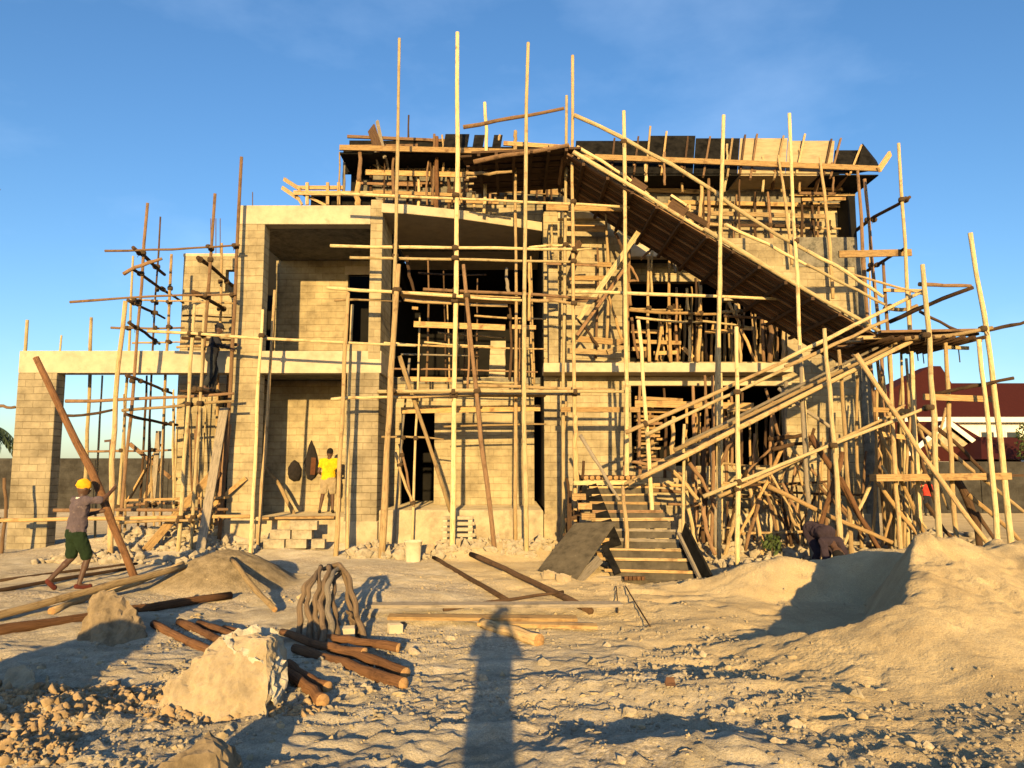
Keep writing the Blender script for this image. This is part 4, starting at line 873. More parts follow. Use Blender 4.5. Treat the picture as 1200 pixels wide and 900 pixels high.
# plywood sheet leaning on the steps
c = [P(631,667,14.0), P(673,682,13.4), P(722,611,14.6), P(673,613,15.1)]
nrm = (c[1]-c[0]).cross(c[3]-c[0]).normalized()*-.025
me_ = MB().hexa([c[0], c[1], c[1]+nrm, c[0]+nrm, c[3], c[2], c[2]+nrm, c[3]+nrm])
tag(me_.build('plywood_sheet', M['ply_grey']), 'large dark plywood sheet leaning against the left side of the steps', 'plywood sheet')
tag(MB().plank(P(676,682,13.5), P(703,655,14.0), .16, .03, (0, .6, 1)).build('short_plank', M['grey']), 'short grey plank lying slantwise under the edge of the leaning plywood sheet', 'plank')

# ---------------------------------------------------------------- block stacks, bucket, things hanging on the wall
def block(name, cx, cy, cz, l, d, h, m, rz, label, cat, group):
    mb = MB().box(-l/2, l/2, -d/2, d/2, 0, h); rot = Matrix.Rotation(rz, 3, 'Z')
    mb.v = [rot @ v + Vector((cx, cy, cz)) for v in mb.v]
    return tag(mb.build(name, M[m], bevel=.012), label, cat, group)
yb = 17.6; x0 = X(309, 650, yb); gz = ground_z(x0+.5, yb)-.02
spots = [(0, 0, .47), (1, 0, .46), (2, 0, .30), (.25, 1, .46), (1.25, 1, .45), (1.15, 2, .44), (1.75, 2, .2)]
nm = ['leftmost block in the bottom row of the block stack by the porch', 'middle block in the bottom row of the block stack by the porch', 'short block ending the bottom row of the block stack by the porch', 'left block in the middle row of the block stack by the porch', 'right block in the middle row of the block stack by the porch', 'topmost long block of the block stack by the porch', 'half block on top of the block stack by the porch, at its right end']
for (u, v, l), lab in zip(spots, nm):
    block('concrete_block', x0+.25+u*.49, yb+random.uniform(-.03, .03), gz+v*.205, l, .2, .2, 'cblock', random.uniform(-.05, .05), lab, 'block', 'blocks stacked by the porch')
ys = 17.9; xs_ = X(537, 620, ys); gz = ground_z(xs_, ys)
for i in range(5):
    block('vent_block', xs_+random.uniform(-.04, .04), ys, gz+.02+i*.13, .78-.02*i, .2, .075, 'cblock', random.uniform(-.03, .03), ['lowest', 'second lowest', 'middle', 'second highest', 'topmost'][i]+' slab in the small slab pile behind the entrance pole', 'slab', 'slabs piled by the entrance')
    if i < 4:
        for s in (-.3, 0.28): block('spacer_block', xs_+s, ys, gz+.096+i*.13, .1, .18, .053, 'concrete', 0, 'small spacer between slabs of the pile behind the entrance pole', 'spacer', 'slab pile spacers')
p = P(484, 662, 16.2); gz = ground_z(p.x, p.y)
mb = MB(); prof = [(.145, 0), (.15, .02), (.175, .40), (.19, .40), (.19, .43), (.172, .43), (.15, .06), (0.001, .05)]
for i in range(len(prof)):
    for k in range(24):
        a = 2*math.pi*k/24; mb.v.append(Vector((p.x+prof[i][0]*math.cos(a), p.y+prof[i][0]*math.sin(a), gz+prof[i][1])))
for i in range(len(prof)-1):
    for k in range(24): mb.f.append((i*24+k, i*24+(k+1) % 24, (i+1)*24+(k+1) % 24, (i+1)*24+k)); mb.mi.append(0); mb.uv.append([(0, 0)]*4)
M['bucket'] = mat('cream_plastic', (0.52, 0.45, 0.32), rough=.6, var=.12, scale=7, bump=.05, stain=((.3, .24, .16), 6, .62))
bk = tag(mb.build('bucket', M['bucket'], smooth=True), 'cream plastic bucket standing on the sand before the entrance', 'bucket')
hd = MB(); hd.tube([Vector((p.x+.185*math.cos(a), p.y-.02-.19*abs(math.sin(a))*.4, gz+.41-.16*math.sin(a))) for a in np.linspace(0, math.pi, 12)], .006, 6); hd.build('handle', M['steel'], bk, smooth=True)

M['cloth_dark'] = mat('dark_cloth', (0.022, 0.018, 0.018), rough=.95, var=.3, scale=12, bump=.4, bscale=8)
M['cloth_brown'] = mat('brown_cloth', (0.10, 0.04, 0.02), rough=.95, var=.3, scale=8, bump=.3, bscale=8)
yw = 20.93
def hang(pts, name, m, label, cat, depth=.12):
    c = sum((P(a, b, yw) for a, b in pts), Vector())/len(pts)
    mb = MB(); n = len(pts); ring = [P(a, b, yw) for a, b in pts]
    for s, dy in ((1.0, 0.03), (1.0, -.02), (.86, -.07), (.55, -depth)):
        for v in ring: mb.v.append(c+(v-c)*s+Vector((random.uniform(-.015, .015), dy+random.uniform(-.015, .015), 0)))
    for l_ in range(3):
        for k in range(n): mb.f.append((l_*n+k, l_*n+(k+1) % n, (l_+1)*n+(k+1) % n, (l_+1)*n+k)); mb.mi.append(0); mb.uv.append([(0, 0)]*4)
    mb.f.append(tuple(3*n+k for k in range(n))); mb.mi.append(0); mb.uv.append([(0, 0)]*n)
    mb.f.append(tuple(reversed(range(n)))); mb.mi.append(0); mb.uv.append([(0, 0)]*n)
    return tag(mb.build(name, M[m], smooth=True), label, cat)
j = hang([(365,516),(362,522),(359,534),(357,541),(358,552),(360,561),(364,563),(368,560),(372,554),(373,545),(371,533),(368,523)], 'jacket', 'cloth_dark', 'dark jacket hanging from a nail on the porch back wall', 'jacket')
q = P(368, 545, yw); MB().plank(q+Vector((0, -.12, -.26)), q+Vector((.02, -.12, .2)), .13, .03, (1, 0, 0)).build('lining', M['cloth_brown'], j)
hang([(345,539),(341,542),(338,548),(337,555),(339,561),(344,564),(350,563),(353,557),(353,549),(350,542)], 'bag', 'cloth_dark', 'round black bag hanging on the porch back wall left of the jacket', 'bag', .22)
tag(pole('leaning_pole', P(345,606,19.8), P(312,548,20.4), .05, 'tan'), 'short tan pole leaning diagonally inside the porch beside the tall pillar', 'pole')
tag(MB().plank(P(305,607,18.45), P(393,606,18.45), .3, .05, (0, 1, 0)).build('plank', M['orange']), 'sawn plank lying along the edge of the porch floor', 'plank')

# ---------------------------------------------------------------- logs, planks and branches on the ground
def gpt(px, py, lift=0.0):
    """point of the ground seen at that pixel"""
    d = P(px, py, 1.0)-Vector((0, 0, CAM_Z)); y = 3.0; o = Vector((0, 0, CAM_Z))
    ys_ = np.arange(3.2, 40, .02); pts = np.outer(ys_, np.array(d)); zz = height(pts[:, 0], ys_)
    k = np.argmax(CAM_Z+pts[:, 2] <= zz); return Vector((pts[k, 0], ys_[k], zz[k]+lift))
def log(px1, py1, px2, py2, r, m, label, cat='log', group=None, lift=0.0, name='log', lift2=None):
    r = r*.8; p = gpt(px1, py1, lift+r*.8); q = gpt(px2, py2, (lift if lift2 is None else lift2)+r*.8)
    o = pole(name, p, q, r, m, None, r*.35, (1.05, .9), 12, 9); return tag(o, label, cat, group)
G1 = 'thick logs in the foreground pile'
for a, lab in [((378,828,330,790,.062),'short log nearest the camera in the pile, its sawn end beside the broken rock'),
               ((384,811,338,782,.055),'short log second nearest the camera in the pile'),
               ((473,808,345,766,.07),'longest red brown log at the front of the pile, pointing right'),
               ((475,796,385,764,.065),'red brown log just behind the longest one of the pile'),
               ((467,770,375,757,.055),'pale ended log at the back right of the pile'),
               ((427,776,330,750,.055),'log lying across the top of the pile beside the bent branches')]:
    log(*a, 'log', lab, group=G1, lift=.05 if 'top' in lab or 'back' in lab else 0.0)
G2 = 'logs in shadow left of the pile'
for k, (a, lab) in enumerate([((180,735,270,775,.06),'leftmost shaded log behind the broken rock'),((210,733,290,770,.06),'second shaded log from the left behind the broken rock'),((233,735,300,760,.055),'third shaded log from the left behind the broken rock'),((262,740,330,757,.05),'shaded log nearest the bent branches behind the broken rock')]): log(*a, 'log', lab, group=G2)
G3 = 'long poles on the ground at the left'
for a, m, lab in [((-40,752,270,702,.075),'log','thick dark log lying behind the brown boulder'),((-40,735,215,668,.065),'tan','long pole on the ground running past the boulder to the soil mound'),((20,720,190,672,.055),'red','long pole lying beside the walking man\'s feet'),
               ((120,700,215,662,.05),'tan','pole lying on the slope of the grey soil mound'),((-30,700,150,668,.04),'dark','dark thin pole on the ground behind the walking man'),((0,682,160,662,.035),'dark','dark thin pole farthest back on the ground at left'),((60,720,140,690,.06),'tan','short tan pole ending at the brown boulder')]: log(*a, m, lab, 'pole', G3)
log(272,658,322,718,.05,'tan','crooked pole lying down the right side of the grey soil mound','pole',name='branch')
log(508,655,594,706,.05,'dark','dark crooked branch on the sand before the entrance','branch',name='branch')
log(552,652,692,720,.065,'dark','longer dark crooked branch on the sand before the entrance, reaching the planks','branch',name='branch')
log(632,757,565,736,.085,'tan','pale ended log lying under the planks in the middle of the yard','log')
for (a, b_, w, m, lab, lf) in [((430,724),(728,722),.22,'grey','long pale plank across the middle of the yard, its edge to the camera',.10),((455,731),(676,733),.2,'orange','shorter reddish plank under the long pale plank',.03),((560,736),(700,739),.15,'orange','sawn board lying lowest under the long pale plank',.0)]:
    p = gpt(*a, lf+.05); q = gpt(*b_, lf+.05)
    tag(MB().plank(p, q, w, .04, (0, 1, .02)).build('plank', M[m]), lab, 'plank', 'planks across the yard')
log(520,722,660,700,.03,'dark','thin crooked stick lying behind the long pale plank','stick',name='stick',lift=.06)
for (x, y, l, lab) in [(463,742,.16,'square offcut block propping the left end of the long plank'),(404,752,.22,'grey block lying under the bent branches'),(588,741,.12,'small block under the middle of the planks')]:
    p = gpt(x, y, -.03); block('concrete_block', p.x, p.y, p.z, l, l*.9, l*.85, 'concrete', random.uniform(-.4, .4), lab, 'block', None)
for a, lab in [((733,690,762,738,.012),'thin bent rod stuck in the sand below the steps'),((722,690,724,722,.010),'short wire standing in the sand below the steps')]: log(*a, 'dark', lab, 'rod', name='rod', lift=.03)

# bundle of bent branches standing arched by the log pile
G4 = 'arched bent branches by the log pile'
def arch(ptsY, r, lab, m='bark'):
    pts = [P(x, y, Y) for x, y, Y in ptsY]; n = 30; out = []
    for i in range(n):
        t = i/(n-1)*(len(pts)-1); k = min(int(t), len(pts)-2); f = t-k
        p0, p1, p2, p3 = pts[max(k-1, 0)], pts[k], pts[k+1], pts[min(k+2, len(pts)-1)]
        out.append(0.5*((2*p1)+(-p0+p2)*f+(2*p0-5*p1+4*p2-p3)*f*f+(-p0+3*p1-3*p2+p3)*f**3)+Vector((.012*math.sin(i*.9+len(lab)), .01*math.cos(i*.7+len(lab)), 0)))
    g_ = ground_z(out[-1].x, out[-1].y)
    if out[-1].z > g_: out.append(Vector((out[-1].x, out[-1].y, g_-.06)))
    r = r*.78; mb = MB(); mb.tube(out, [r*random.uniform(.95, 1.05)*(.85+.25*i/n+.07*math.sin(i*.6+len(lab))) for i in range(len(out))], 9); tag(mb.build('bent_branch', M[m], smooth=True), lab, 'branch', G4)
arch([(371,674,9.6),(360,684,9.2),(353,705,9.0),(351,740,8.8),(356,758,8.7)], .042, 'leftmost bent branch of the arched bundle')
arch([(374,668,9.7),(365,684,9.2),(360,705,9.0),(364,735,8.8),(362,758,8.6)], .038, 'second bent branch from the left in the arched bundle')
arch([(375,664,9.8),(373,690,9.2),(369,715,8.9),(374,738,8.7),(369,759,8.5)], .042, 'third bent branch from the left in the arched bundle')
arch([(386,663,9.8),(381,685,9.2),(376,710,8.9),(379,735,8.6),(377,761,8.4)], .045, 'fourth bent branch from the left, in the middle of the arched bundle')
arch([(397,666,9.8),(387,678,9.2),(384,705,8.9),(388,735,8.6),(386,763,8.4)], .045, 'fifth bent branch from the left in the arched bundle', 'grey')
arch([(399,670,9.9),(392,682,9.4),(391,708,9.0),(395,735,8.7),(393,760,8.5)], .036, 'thin bent branch just left of the opening in the arched bundle')
arch([(380,667,10.0),(398,662,9.8),(409,680,9.5),(415,705,9.2),(421,730,9.0),(429,754,8.8)], .042, 'bent branch sweeping down the right side of the arched bundle')
arch([(386,668,10.1),(401,667,9.9),(406,690,9.6),(410,712,9.4),(414,735,9.2),(420,756,9.0)], .034, 'thinner bent branch just inside the right side of the arched bundle')
arch([(393,718,9.3),(396,735,9.0),(395,755,8.8)], .036, 'short thick branch inside the arch of the bundle')
arch([(408,716,9.2),(415,732,9.1),(425,750,8.9)], .034, 'short forked branch leaning at the right foot of the arched bundle')
arch([(390,663,10.0),(378,688,9.6),(366,712,9.3),(362,740,9.0),(352,759,8.8)], .036, 'slanting bent branch behind the left side of the arched bundle')
arch([(394,662,10.0),(384,684,9.7),(380,712,9.4),(384,740,9.1),(381,759,8.8)], .036, 'thin branch behind the middle of the arched bundle')
arch([(392,664,10.2),(404,672,10.0),(411,698,9.8),(417,722,9.6),(426,752,9.3)], .034, 'rearmost branch on the right side of the arched bundle')
arch([(354,690,9.3),(361,720,9.0),(372,757,8.7)], .032, 'thin branch crossing the left side of the arched bundle', 'grey')

# big pole carried upright by the walking man
M['log2'] = M['log']
# ---------------------------------------------------------------- boulders
def rock(name, pts, m, label, cat, seed, sub=4, amp=.05, fr=3.0, group=None, fine=.06):
    bm = bmesh.new()
    for p in pts: bm.verts.new(p)
    bmesh.ops.convex_hull(bm, input=bm.verts)
    bmesh.ops.delete(bm, geom=[v for v in bm.verts if not v.link_faces], context='VERTS')
    bmesh.ops.triangulate(bm, faces=bm.faces)
    for _ in range(sub):
        L_ = [e for e in bm.edges if e.calc_length() > fine]
        if not L_: break
        bmesh.ops.subdivide_edges(bm, edges=L_, cuts=1); bmesh.ops.triangulate(bm, faces=bm.faces)
    bm.normal_update()
    co_ = np.array([v.co for v in bm.verts])
    n1 = fbm(co_[:, 0]*fr+co_[:, 2]*fr*.7, co_[:, 1]*fr-co_[:, 2]*fr, seed, 4); n2 = np.abs(fbm(co_[:, 0]*fr*2+co_[:, 1]*2, co_[:, 2]*fr*2-co_[:, 1]*fr, seed+9, 3))
    for v, a, c_ in zip(bm.verts, n1, n2): v.co += v.normal*(amp*a*1.6-amp*1.4*c_) + v.normal*amp*.5*float(fbm(np.array([v.co.x*19]), np.array([v.co.z*19+v.co.y*9]), seed+3, 2)[0])
    me = bpy.data.meshes.new(name); c0 = Vector((co_[:, 0].mean(), co_[:, 1].mean(), co_[:, 2].min()))
    for v in bm.verts: v.co -= c0
    bm.to_mesh(me); bm.free(); me.materials.append(M[m])
    o = bpy.data.objects.new(name, me); COL.objects.link(o); o.location = c0; WLOC[o.name] = c0
    return tag(o, label, cat, group)
Pz = lambda px, py, Y, dz=0: P(px, py, Y)+Vector((0, 0, dz))
bo = rock('boulder', [Pz(163,836,6.2,-.12), Pz(232,842,6.0,-.15), Pz(312,842,6.0,-.15), Pz(331,826,6.6,-.12), Pz(337,775,6.8), Pz(330,750,6.9), Pz(292,738,6.85), Pz(266,742,6.7), Pz(222,776,6.45), Pz(206,800,6.35), Pz(312,752,6.25), Pz(314,800,6.1), Pz(230,834,7.2,-.1), Pz(330,815,7.3,-.1), Pz(322,756,7.2)], 'rock', 'large pale broken rock with one smooth sloping face in the left foreground', 'boulder', 5, 7, .06, 2.2, None, .035)
for pts_, sd_, am in (([Pz(258,744,6.6), Pz(300,737,6.75), Pz(333,752,6.7), Pz(336,785,6.5), Pz(318,790,6.2), Pz(306,775,6.15), Pz(280,768,6.3), Pz(262,756,6.4), Pz(310,740,7.1), Pz(332,760,7.1)], 7, .06), ([Pz(316,770,6.25), Pz(334,780,6.4), Pz(335,815,6.4), Pz(322,828,6.2), Pz(316,815,6.1), Pz(330,800,6.7)], 9, .05)):
    c_ = rock('crust', pts_, 'crust', None, None, sd_, 6, am, 6.0)
    c_.parent = bo; c_.location = c_.location-bo.location
rock('boulder', [Pz(93,742,8.6,-.1), Pz(105,700,8.9), Pz(122,694,9.0), Pz(150,698,9.0), Pz(160,715,8.9), Pz(172,745,8.7,-.1), Pz(130,748,8.4,-.1), Pz(135,740,9.6,-.1), Pz(110,735,9.5), Pz(160,735,9.4)], 'rock_dark', 'rounded brown boulder among the long poles at the left', 'boulder', 15, 5, .06, 4)
rock('boulder', [Pz(2,800,6.6,-.05), Pz(10,785,6.8), Pz(28,778,6.9), Pz(44,786,6.8), Pz(46,800,6.6,-.05), Pz(25,804,6.5,-.05), Pz(24,795,7.2), Pz(20,800,7.2,-.1)], 'rock', 'white rock at the left edge of the foreground', 'boulder', 25, 4, .03, 5)
rock('boulder', [(-2.0, 4.25, .05), (-1.5, 4.25, .05), (-1.55, 4.75, .05), (-1.95, 4.75, .05), (-1.9, 4.35, .33), (-1.62, 4.4, .36), (-1.74, 4.6, .40), (-1.6, 4.65, .3)], 'rock_dark', 'brown stone at the bottom edge of the picture in front of the broken rock', 'boulder', 35, 5, .04, 5)
rock('boulder', [Pz(40,830,5.7,-.05), Pz(20,845,5.6,-.05), Pz(55,850,5.5,-.05), Pz(62,835,5.8), Pz(45,838,6), Pz(50,832,5.8)], 'rock_dark', 'small brown rock on the rubble in the lower left corner', 'boulder', 45, 4, .04, 6)
tag(rock('brick_piece', [Pz(778,796,6.6,-.03), Pz(792,796,6.6,-.03), Pz(793,800,6.5,-.03), Pz(780,800,6.5,-.03), Pz(780,793,6.7), Pz(790,793,6.7)], 'log2', 'small reddish brick fragment on the sand in the middle foreground', 'brick', 50, 1, .005), None)
# ---------------------------------------------------------------- people
M['skin'] = mat('dark_skin', (0.085, 0.045, 0.028), rough=.55, var=.1, scale=8, bump=.05, spec=.3)
M['hair'] = mat('black_hair', (0.012, 0.010, 0.009), rough=.9, var=.2, scale=60, bump=.6)
M['eye'] = mat('eye_white', (0.6, 0.58, 0.55), rough=.3, var=.02, bump=0)
def cloth(name, c, stain=None): return mat(name, c, rough=.95, var=.22, scale=7, bump=.5, bscale=11, stain=stain)
M['shirt_purple'] = cloth('worn_purple_shirt', (0.10, 0.075, 0.085), ((0.20, 0.15, 0.14), 9, .55)); M['shorts_green'] = cloth('dark_green_shorts', (0.013, 0.025, 0.010))
M['hat_yellow'] = cloth('yellow_knit', (0.75, 0.36, 0.015)); M['shirt_yellow'] = cloth('yellow_shirt', (0.66, 0.42, 0.012), ((0.5, 0.30, 0.01), 8, .5)); M['shorts_beige'] = cloth('beige_shorts', (0.30, 0.235, 0.15))
M['cloth_navy'] = cloth('dark_navy_cloth', (0.02, 0.02, 0.026)); M['cloth_blue'] = cloth('grey_blue_cloth', (0.028, 0.030, 0.033)); M['shirt_plum'] = cloth('dark_plum_shirt', (0.035, 0.024, 0.032)); M['shirt_red'] = cloth('red_shirt', (0.5, 0.05, 0.03))
M['sandal'] = mat('red_sandal', (0.09, 0.022, 0.016), rough=.9, bump=0); M['shoe_dark'] = mat('dark_shoe', (0.02, 0.018, 0.016), rough=.7, bump=0)
M['white_cloth'] = cloth('white_cloth', (0.6, 0.55, 0.5))

def remesh(mb, name, m, parent, vox, smooth=3):
    origin = WLOC[parent.name]
    me = mb.mesh(name+'_src', [m], origin, True)
    t = bpy.data.objects.new('tmp', me); COL.objects.link(t)
    r = t.modifiers.new('r', 'REMESH'); r.mode = 'VOXEL'; r.voxel_size = vox; r.use_smooth_shade = True
    s = t.modifiers.new('s', 'SMOOTH'); s.iterations = smooth; s.factor = .5
    dg = bpy.context.evaluated_depsgraph_get(); ev = t.evaluated_get(dg)
    out = bpy.data.meshes.new_from_object(ev, depsgraph=dg); out.name = name
    bpy.data.objects.remove(t); bpy.data.meshes.remove(me)
    out.polygons.foreach_set('use_smooth', [True]*len(out.polygons))
    if name in ('shirt', 'shorts', 'trousers'):      # folds of the cloth
        n_ = len(out.vertices); c_ = np.empty(n_*3); out.vertices.foreach_get('co', c_); c_ = c_.reshape(-1, 3)
        nn = np.empty(n_*3); out.vertices.foreach_get('normal', nn); nn = nn.reshape(-1, 3)
        w_ = origin; d_ = 0.018*(np.abs(fbm(c_[:, 0]*9+c_[:, 2]*4+w_.x, c_[:, 2]*5-c_[:, 1]*9, 7, 3))*-2+.35)
        c_ = c_+nn*d_[:, None]; out.vertices.foreach_set('co', c_.ravel()); out.update()
    if not out.materials: out.materials.append(m)
    o = bpy.data.objects.new(name, out); COL.objects.link(o); o.parent = parent; WLOC[o.name] = origin
    return o

def person(loc, rz, J, label, top, bottom, hat=None, sleeve=.55, shortleg=.8, foot='shoe_dark', scale=1.0, hair=True, collar=False, group=None):
    """J: joints in metres, x right, y ahead, z up. The figure faces +y before the turn rz."""
    root = empty('person', loc, label, 'person', group)
    rot = Matrix.Rotation(rz, 3, 'Z'); L = Vector(loc)
    w = {k: L + rot @ (Vector(v)*scale) for k, v in J.items()}
    fw = lambda v: rot @ Vector(v)
    s = scale
    pel, che, nek, hd = w['pelvis'], w['chest'], w['neck'], w['head']
    up = (nek-pel).normalized(); rt = (w['sh_r']-w['sh_l']).normalized()
    hup = (hd-nek).normalized(); hfw = w['look']-hd; hfw = (hfw-hup*hfw.dot(hup)).normalized(); hrt = hfw.cross(hup)
    hm = Matrix((hrt, hfw, hup)).transposed()
    tfw = up.cross(rt); tm = Matrix((rt, -tfw if tfw.dot(fw((0, 1, 0))) < 0 else tfw, up)).transposed()
    def torso(mb, e):
        for i_ in range(9):
            f_ = i_/8; mb.ball(pel.lerp(che, f_*1.25), ((.165-.03*math.sin(math.pi*min(1, f_*1.3))+.015*f_)*s+e, (.115-.012*math.sin(math.pi*f_))*s+e, .10*s+e), rot=tm)
        mb.limb(w['sh_l'], w['sh_r'], .06*s+e, .06*s+e)
    b = MB(); torso(b, 0)
    b.limb(nek-up*.06*s, hd, .055*s, .052*s); b.ball(hd, (.078*s, .098*s, .118*s), 16, 12, rot=hm)
    b.ball(hd+hfw*.03*s-hup*.065*s, (.055*s, .06*s, .05*s), rot=hm)
    b.ball(hd+hfw*.10*s-hup*.02*s, (.016*s, .022*s, .026*s), rot=hm); b.ball(hd+hfw*.092*s-hup*.062*s, (.026*s, .012*s, .012*s), rot=hm)
    for q in (-1, 1):
        b.ball(hd+hrt*q*.08*s-hup*.01*s, (.013*s, .024*s, .034*s), rot=hm); b.ball(hd+hfw*.085*s+hrt*q*.032*s+hup*.022*s, (.024*s, .014*s, .011*s), rot=hm)
    for k in 'lr':
        S_, E_, Wr = w['sh_'+k], w['el_'+k], w['wr_'+k]; Hp, Kn, An, To = w['hip_'+k], w['kn_'+k], w['an_'+k], w['toe_'+k]
        b.limb(S_, E_, .055*s, .042*s); b.limb(E_, Wr, .043*s, .029*s)
        f = (Wr-E_).normalized(); sd_ = f.cross(fw((0, 1, 0)));
        if sd_.length < .2: sd_ = f.cross(Vector((0, 0, 1)))
        sd_.normalize(); pm = sd_.cross(f).normalized()*(1 if k == 'l' else -1)
        kn = Wr+f*.085*s
        b.limb(Wr+f*.01*s, kn, .030*s, .034*s, 8); b.limb(Wr+f*.03*s+sd_*.018*s, kn+sd_*.024*s, .017*s, .017*s, 8); b.limb(Wr+f*.03*s-sd_*.018*s, kn-sd_*.024*s, .017*s, .017*s, 8)
        for i, ln in enumerate((.068, .078, .074, .056)):
            a = kn+sd_*(.030-.020*i)*s; m1 = a+f*ln*.5*s+pm*.010*s; m2 = a+f*ln*.85*s+pm*.035*s
            b.limb(a, m1, .0095*s, .009*s, 6); b.limb(m1, m2, .009*s, .008*s, 6)
        ta = Wr+f*.03*s+sd_*.03*s; tb = ta+f*.035*s+sd_*.025*s+pm*.012*s; b.limb(ta, tb, .013*s, .011*s, 6); b.limb(tb, tb+f*.03*s+pm*.012*s, .011*s, .009*s, 6)
        b.limb(Hp, Kn, .085*s, .055*s); b.limb(Kn, An, .054*s, .036*s); cal = Kn.lerp(An, .3); b.ball(cal, .056*s)
        fd = (To-An); fd.z = min(fd.z, 0); b.limb(An-Vector((0, 0, .03*s)), To, .038*s, .03*s)
    body = remesh(b, 'body', M['skin'], root, .011*s)
    # clothes
    t = MB(); torso(t, .018*s)
    for k in 'lr': 
        S_, E_, Wr = w['sh_'+k], w['el_'+k], w['wr_'+k]
        if sleeve <= 1: t.limb(S_, S_.lerp(E_, sleeve), .068*s, .066*s)
        else: t.limb(S_, E_, .068*s, .056*s); t.limb(E_, E_.lerp(Wr, sleeve-1), .056*s, .045*s)
    for q in range(5): t.ball(pel.lerp(che, .15*q)+rt*random.uniform(-.02, .02)*s, (.18*s, .138*s, .09*s), rot=tm)
    remesh(t, 'shirt', M[top], root, .013*s, 6)
    t = MB(); t.ball(pel, (.185*s, .14*s, .12*s), rot=tm); t.ball(pel-up*.06*s, (.18*s, .14*s, .12*s), rot=tm)
    for k in 'lr':
        Hp, Kn, An = w['hip_'+k], w['kn_'+k], w['an_'+k]
        if shortleg <= 1: t.limb(Hp, Hp.lerp(Kn, shortleg), .108*s, .095*s)
        else: t.limb(Hp, Kn, .105*s, .075*s); t.limb(Kn, Kn.lerp(An, shortleg-1), .075*s, .062*s)
    remesh(t, 'shorts' if shortleg <= 1 else 'trousers', M[bottom], root, .014*s)
    if collar:
        c = MB(); c.tube([nek+tm @ Vector((math.cos(a)*.07, math.sin(a)*.065, -.01))*s for a in np.linspace(0, 6.0, 16)], .016*s, 6); c.build('collar', M['white_cloth'], root, smooth=True)
    if hat is None:
        h = MB(); h.ball(hd-hfw*.014*s+hup*.028*s, (.085*s, .096*s, .106*s), 16, 10, rot=hm); remesh(h, 'hair', M['hair'], root, .012*s, 1)
    else:
        h = MB(); h.ball(hd-hfw*.012*s+hup*.05*s, (.095*s, .108*s, .105*s), 16, 10, rot=hm)
        if hat[1] == 'beanie':
            for i in range(5): h.tube([hd-hfw*.012*s+hup*(.025+.02*i)*s+hm @ Vector((math.cos(a)*.094, math.sin(a)*.108, 0))*s*(1-.04*i) for a in np.linspace(0, 2*math.pi, 20)], .013*s, 6)
        else:
            h.tube([hd+hup*.045*s, hd+hup*.06*s], [.15*s, .13*s], 20)
        remesh(h, 'hat', M[hat[0]], root, .012*s, 1)
    for k in 'lr':
        An, To = w['an_'+k], w['toe_'+k]; f = MB(); d = (To-An).normalized(); f.limb(An-Vector((0, 0, .05*s))-d*.04*s, To-Vector((0, 0, .012)), .042*s, .038*s); f.ball(To, .04*s); remesh(f, 'shoe', M[foot], root, .012*s)
    e = MB()
    for q in (-1, 1): e.ball(hd+hfw*.086*s+hrt*q*.032*s+hup*.004*s, .011*s)
    e.build('eyes', M['eye'], root, smooth=True)
    return root

# man walking past with the big pole: seen from behind, right arm up, left leg trailing
g = gpt(84, 699); bz = g.z
man = person((X(88,640,12.3), 12.3, bz), R(-38), dict(pelvis=(0,0,.90), chest=(0.0,.03,1.20), neck=(0,.05,1.42), head=(0,.08,1.57), look=(0.1,1.2,1.52),
    sh_l=(-.18,.03,1.37), sh_r=(.18,.06,1.38), el_l=(-.20,.16,1.12), wr_l=(-.08,.36,1.18), el_r=(.27,.26,1.38), wr_r=(.20,.42,1.52),
    hip_l=(-.09,0,.87), hip_r=(.09,0,.87), kn_l=(-.10,.0,.48), an_l=(-.11,-.30,.17), toe_l=(-.11,-.22,.05), kn_r=(.09,.16,.47), an_r=(.08,.06,.09), toe_r=(.09,.22,.035)),
    'man in yellow knit hat, worn purple shirt and green shorts walking with a long pole', 'shirt_purple', 'shorts_green', ('hat_yellow', 'beanie'), .8, .85, 'sandal', 1.0, collar=True)
p0 = gpt(162, 678); top = P(42, 419, 12.6)
tag(pole('carried_pole', Vector((X(161, 676, 12.75), 12.75, ground_z(X(161, 676, 12.75), 12.75)+.02)), top, .062, 'log', None, .03, (1.05, .85), 12, 9), 'long dark pole held slanting by the man in the yellow hat', 'pole')
# man in yellow on the porch
zf = z_pl+.003
person((X(384,600,20.1), 20.1, zf), R(10), dict(pelvis=(0,0,.88), chest=(0,.0,1.17), neck=(0,.01,1.40), head=(0.02,.03,1.55), look=(.4,1,1.50),
    sh_l=(-.18,0,1.34), sh_r=(.18,0,1.34), el_l=(-.25,-.03,1.06), wr_l=(-.17,.18,.98), el_r=(.26,-.02,1.06), wr_r=(.16,.18,1.0),
    hip_l=(-.09,0,.85), hip_r=(.09,0,.85), kn_l=(-.14,.06,.47), an_l=(-.20,-.02,.09), toe_l=(-.22,.13,.035), kn_r=(.11,.03,.47), an_r=(.12,-.02,.09), toe_r=(.13,.13,.035)),
    'man in bright yellow shirt and beige shorts standing on the porch with his back turned', 'shirt_yellow', 'shorts_beige', None, .5, .75)
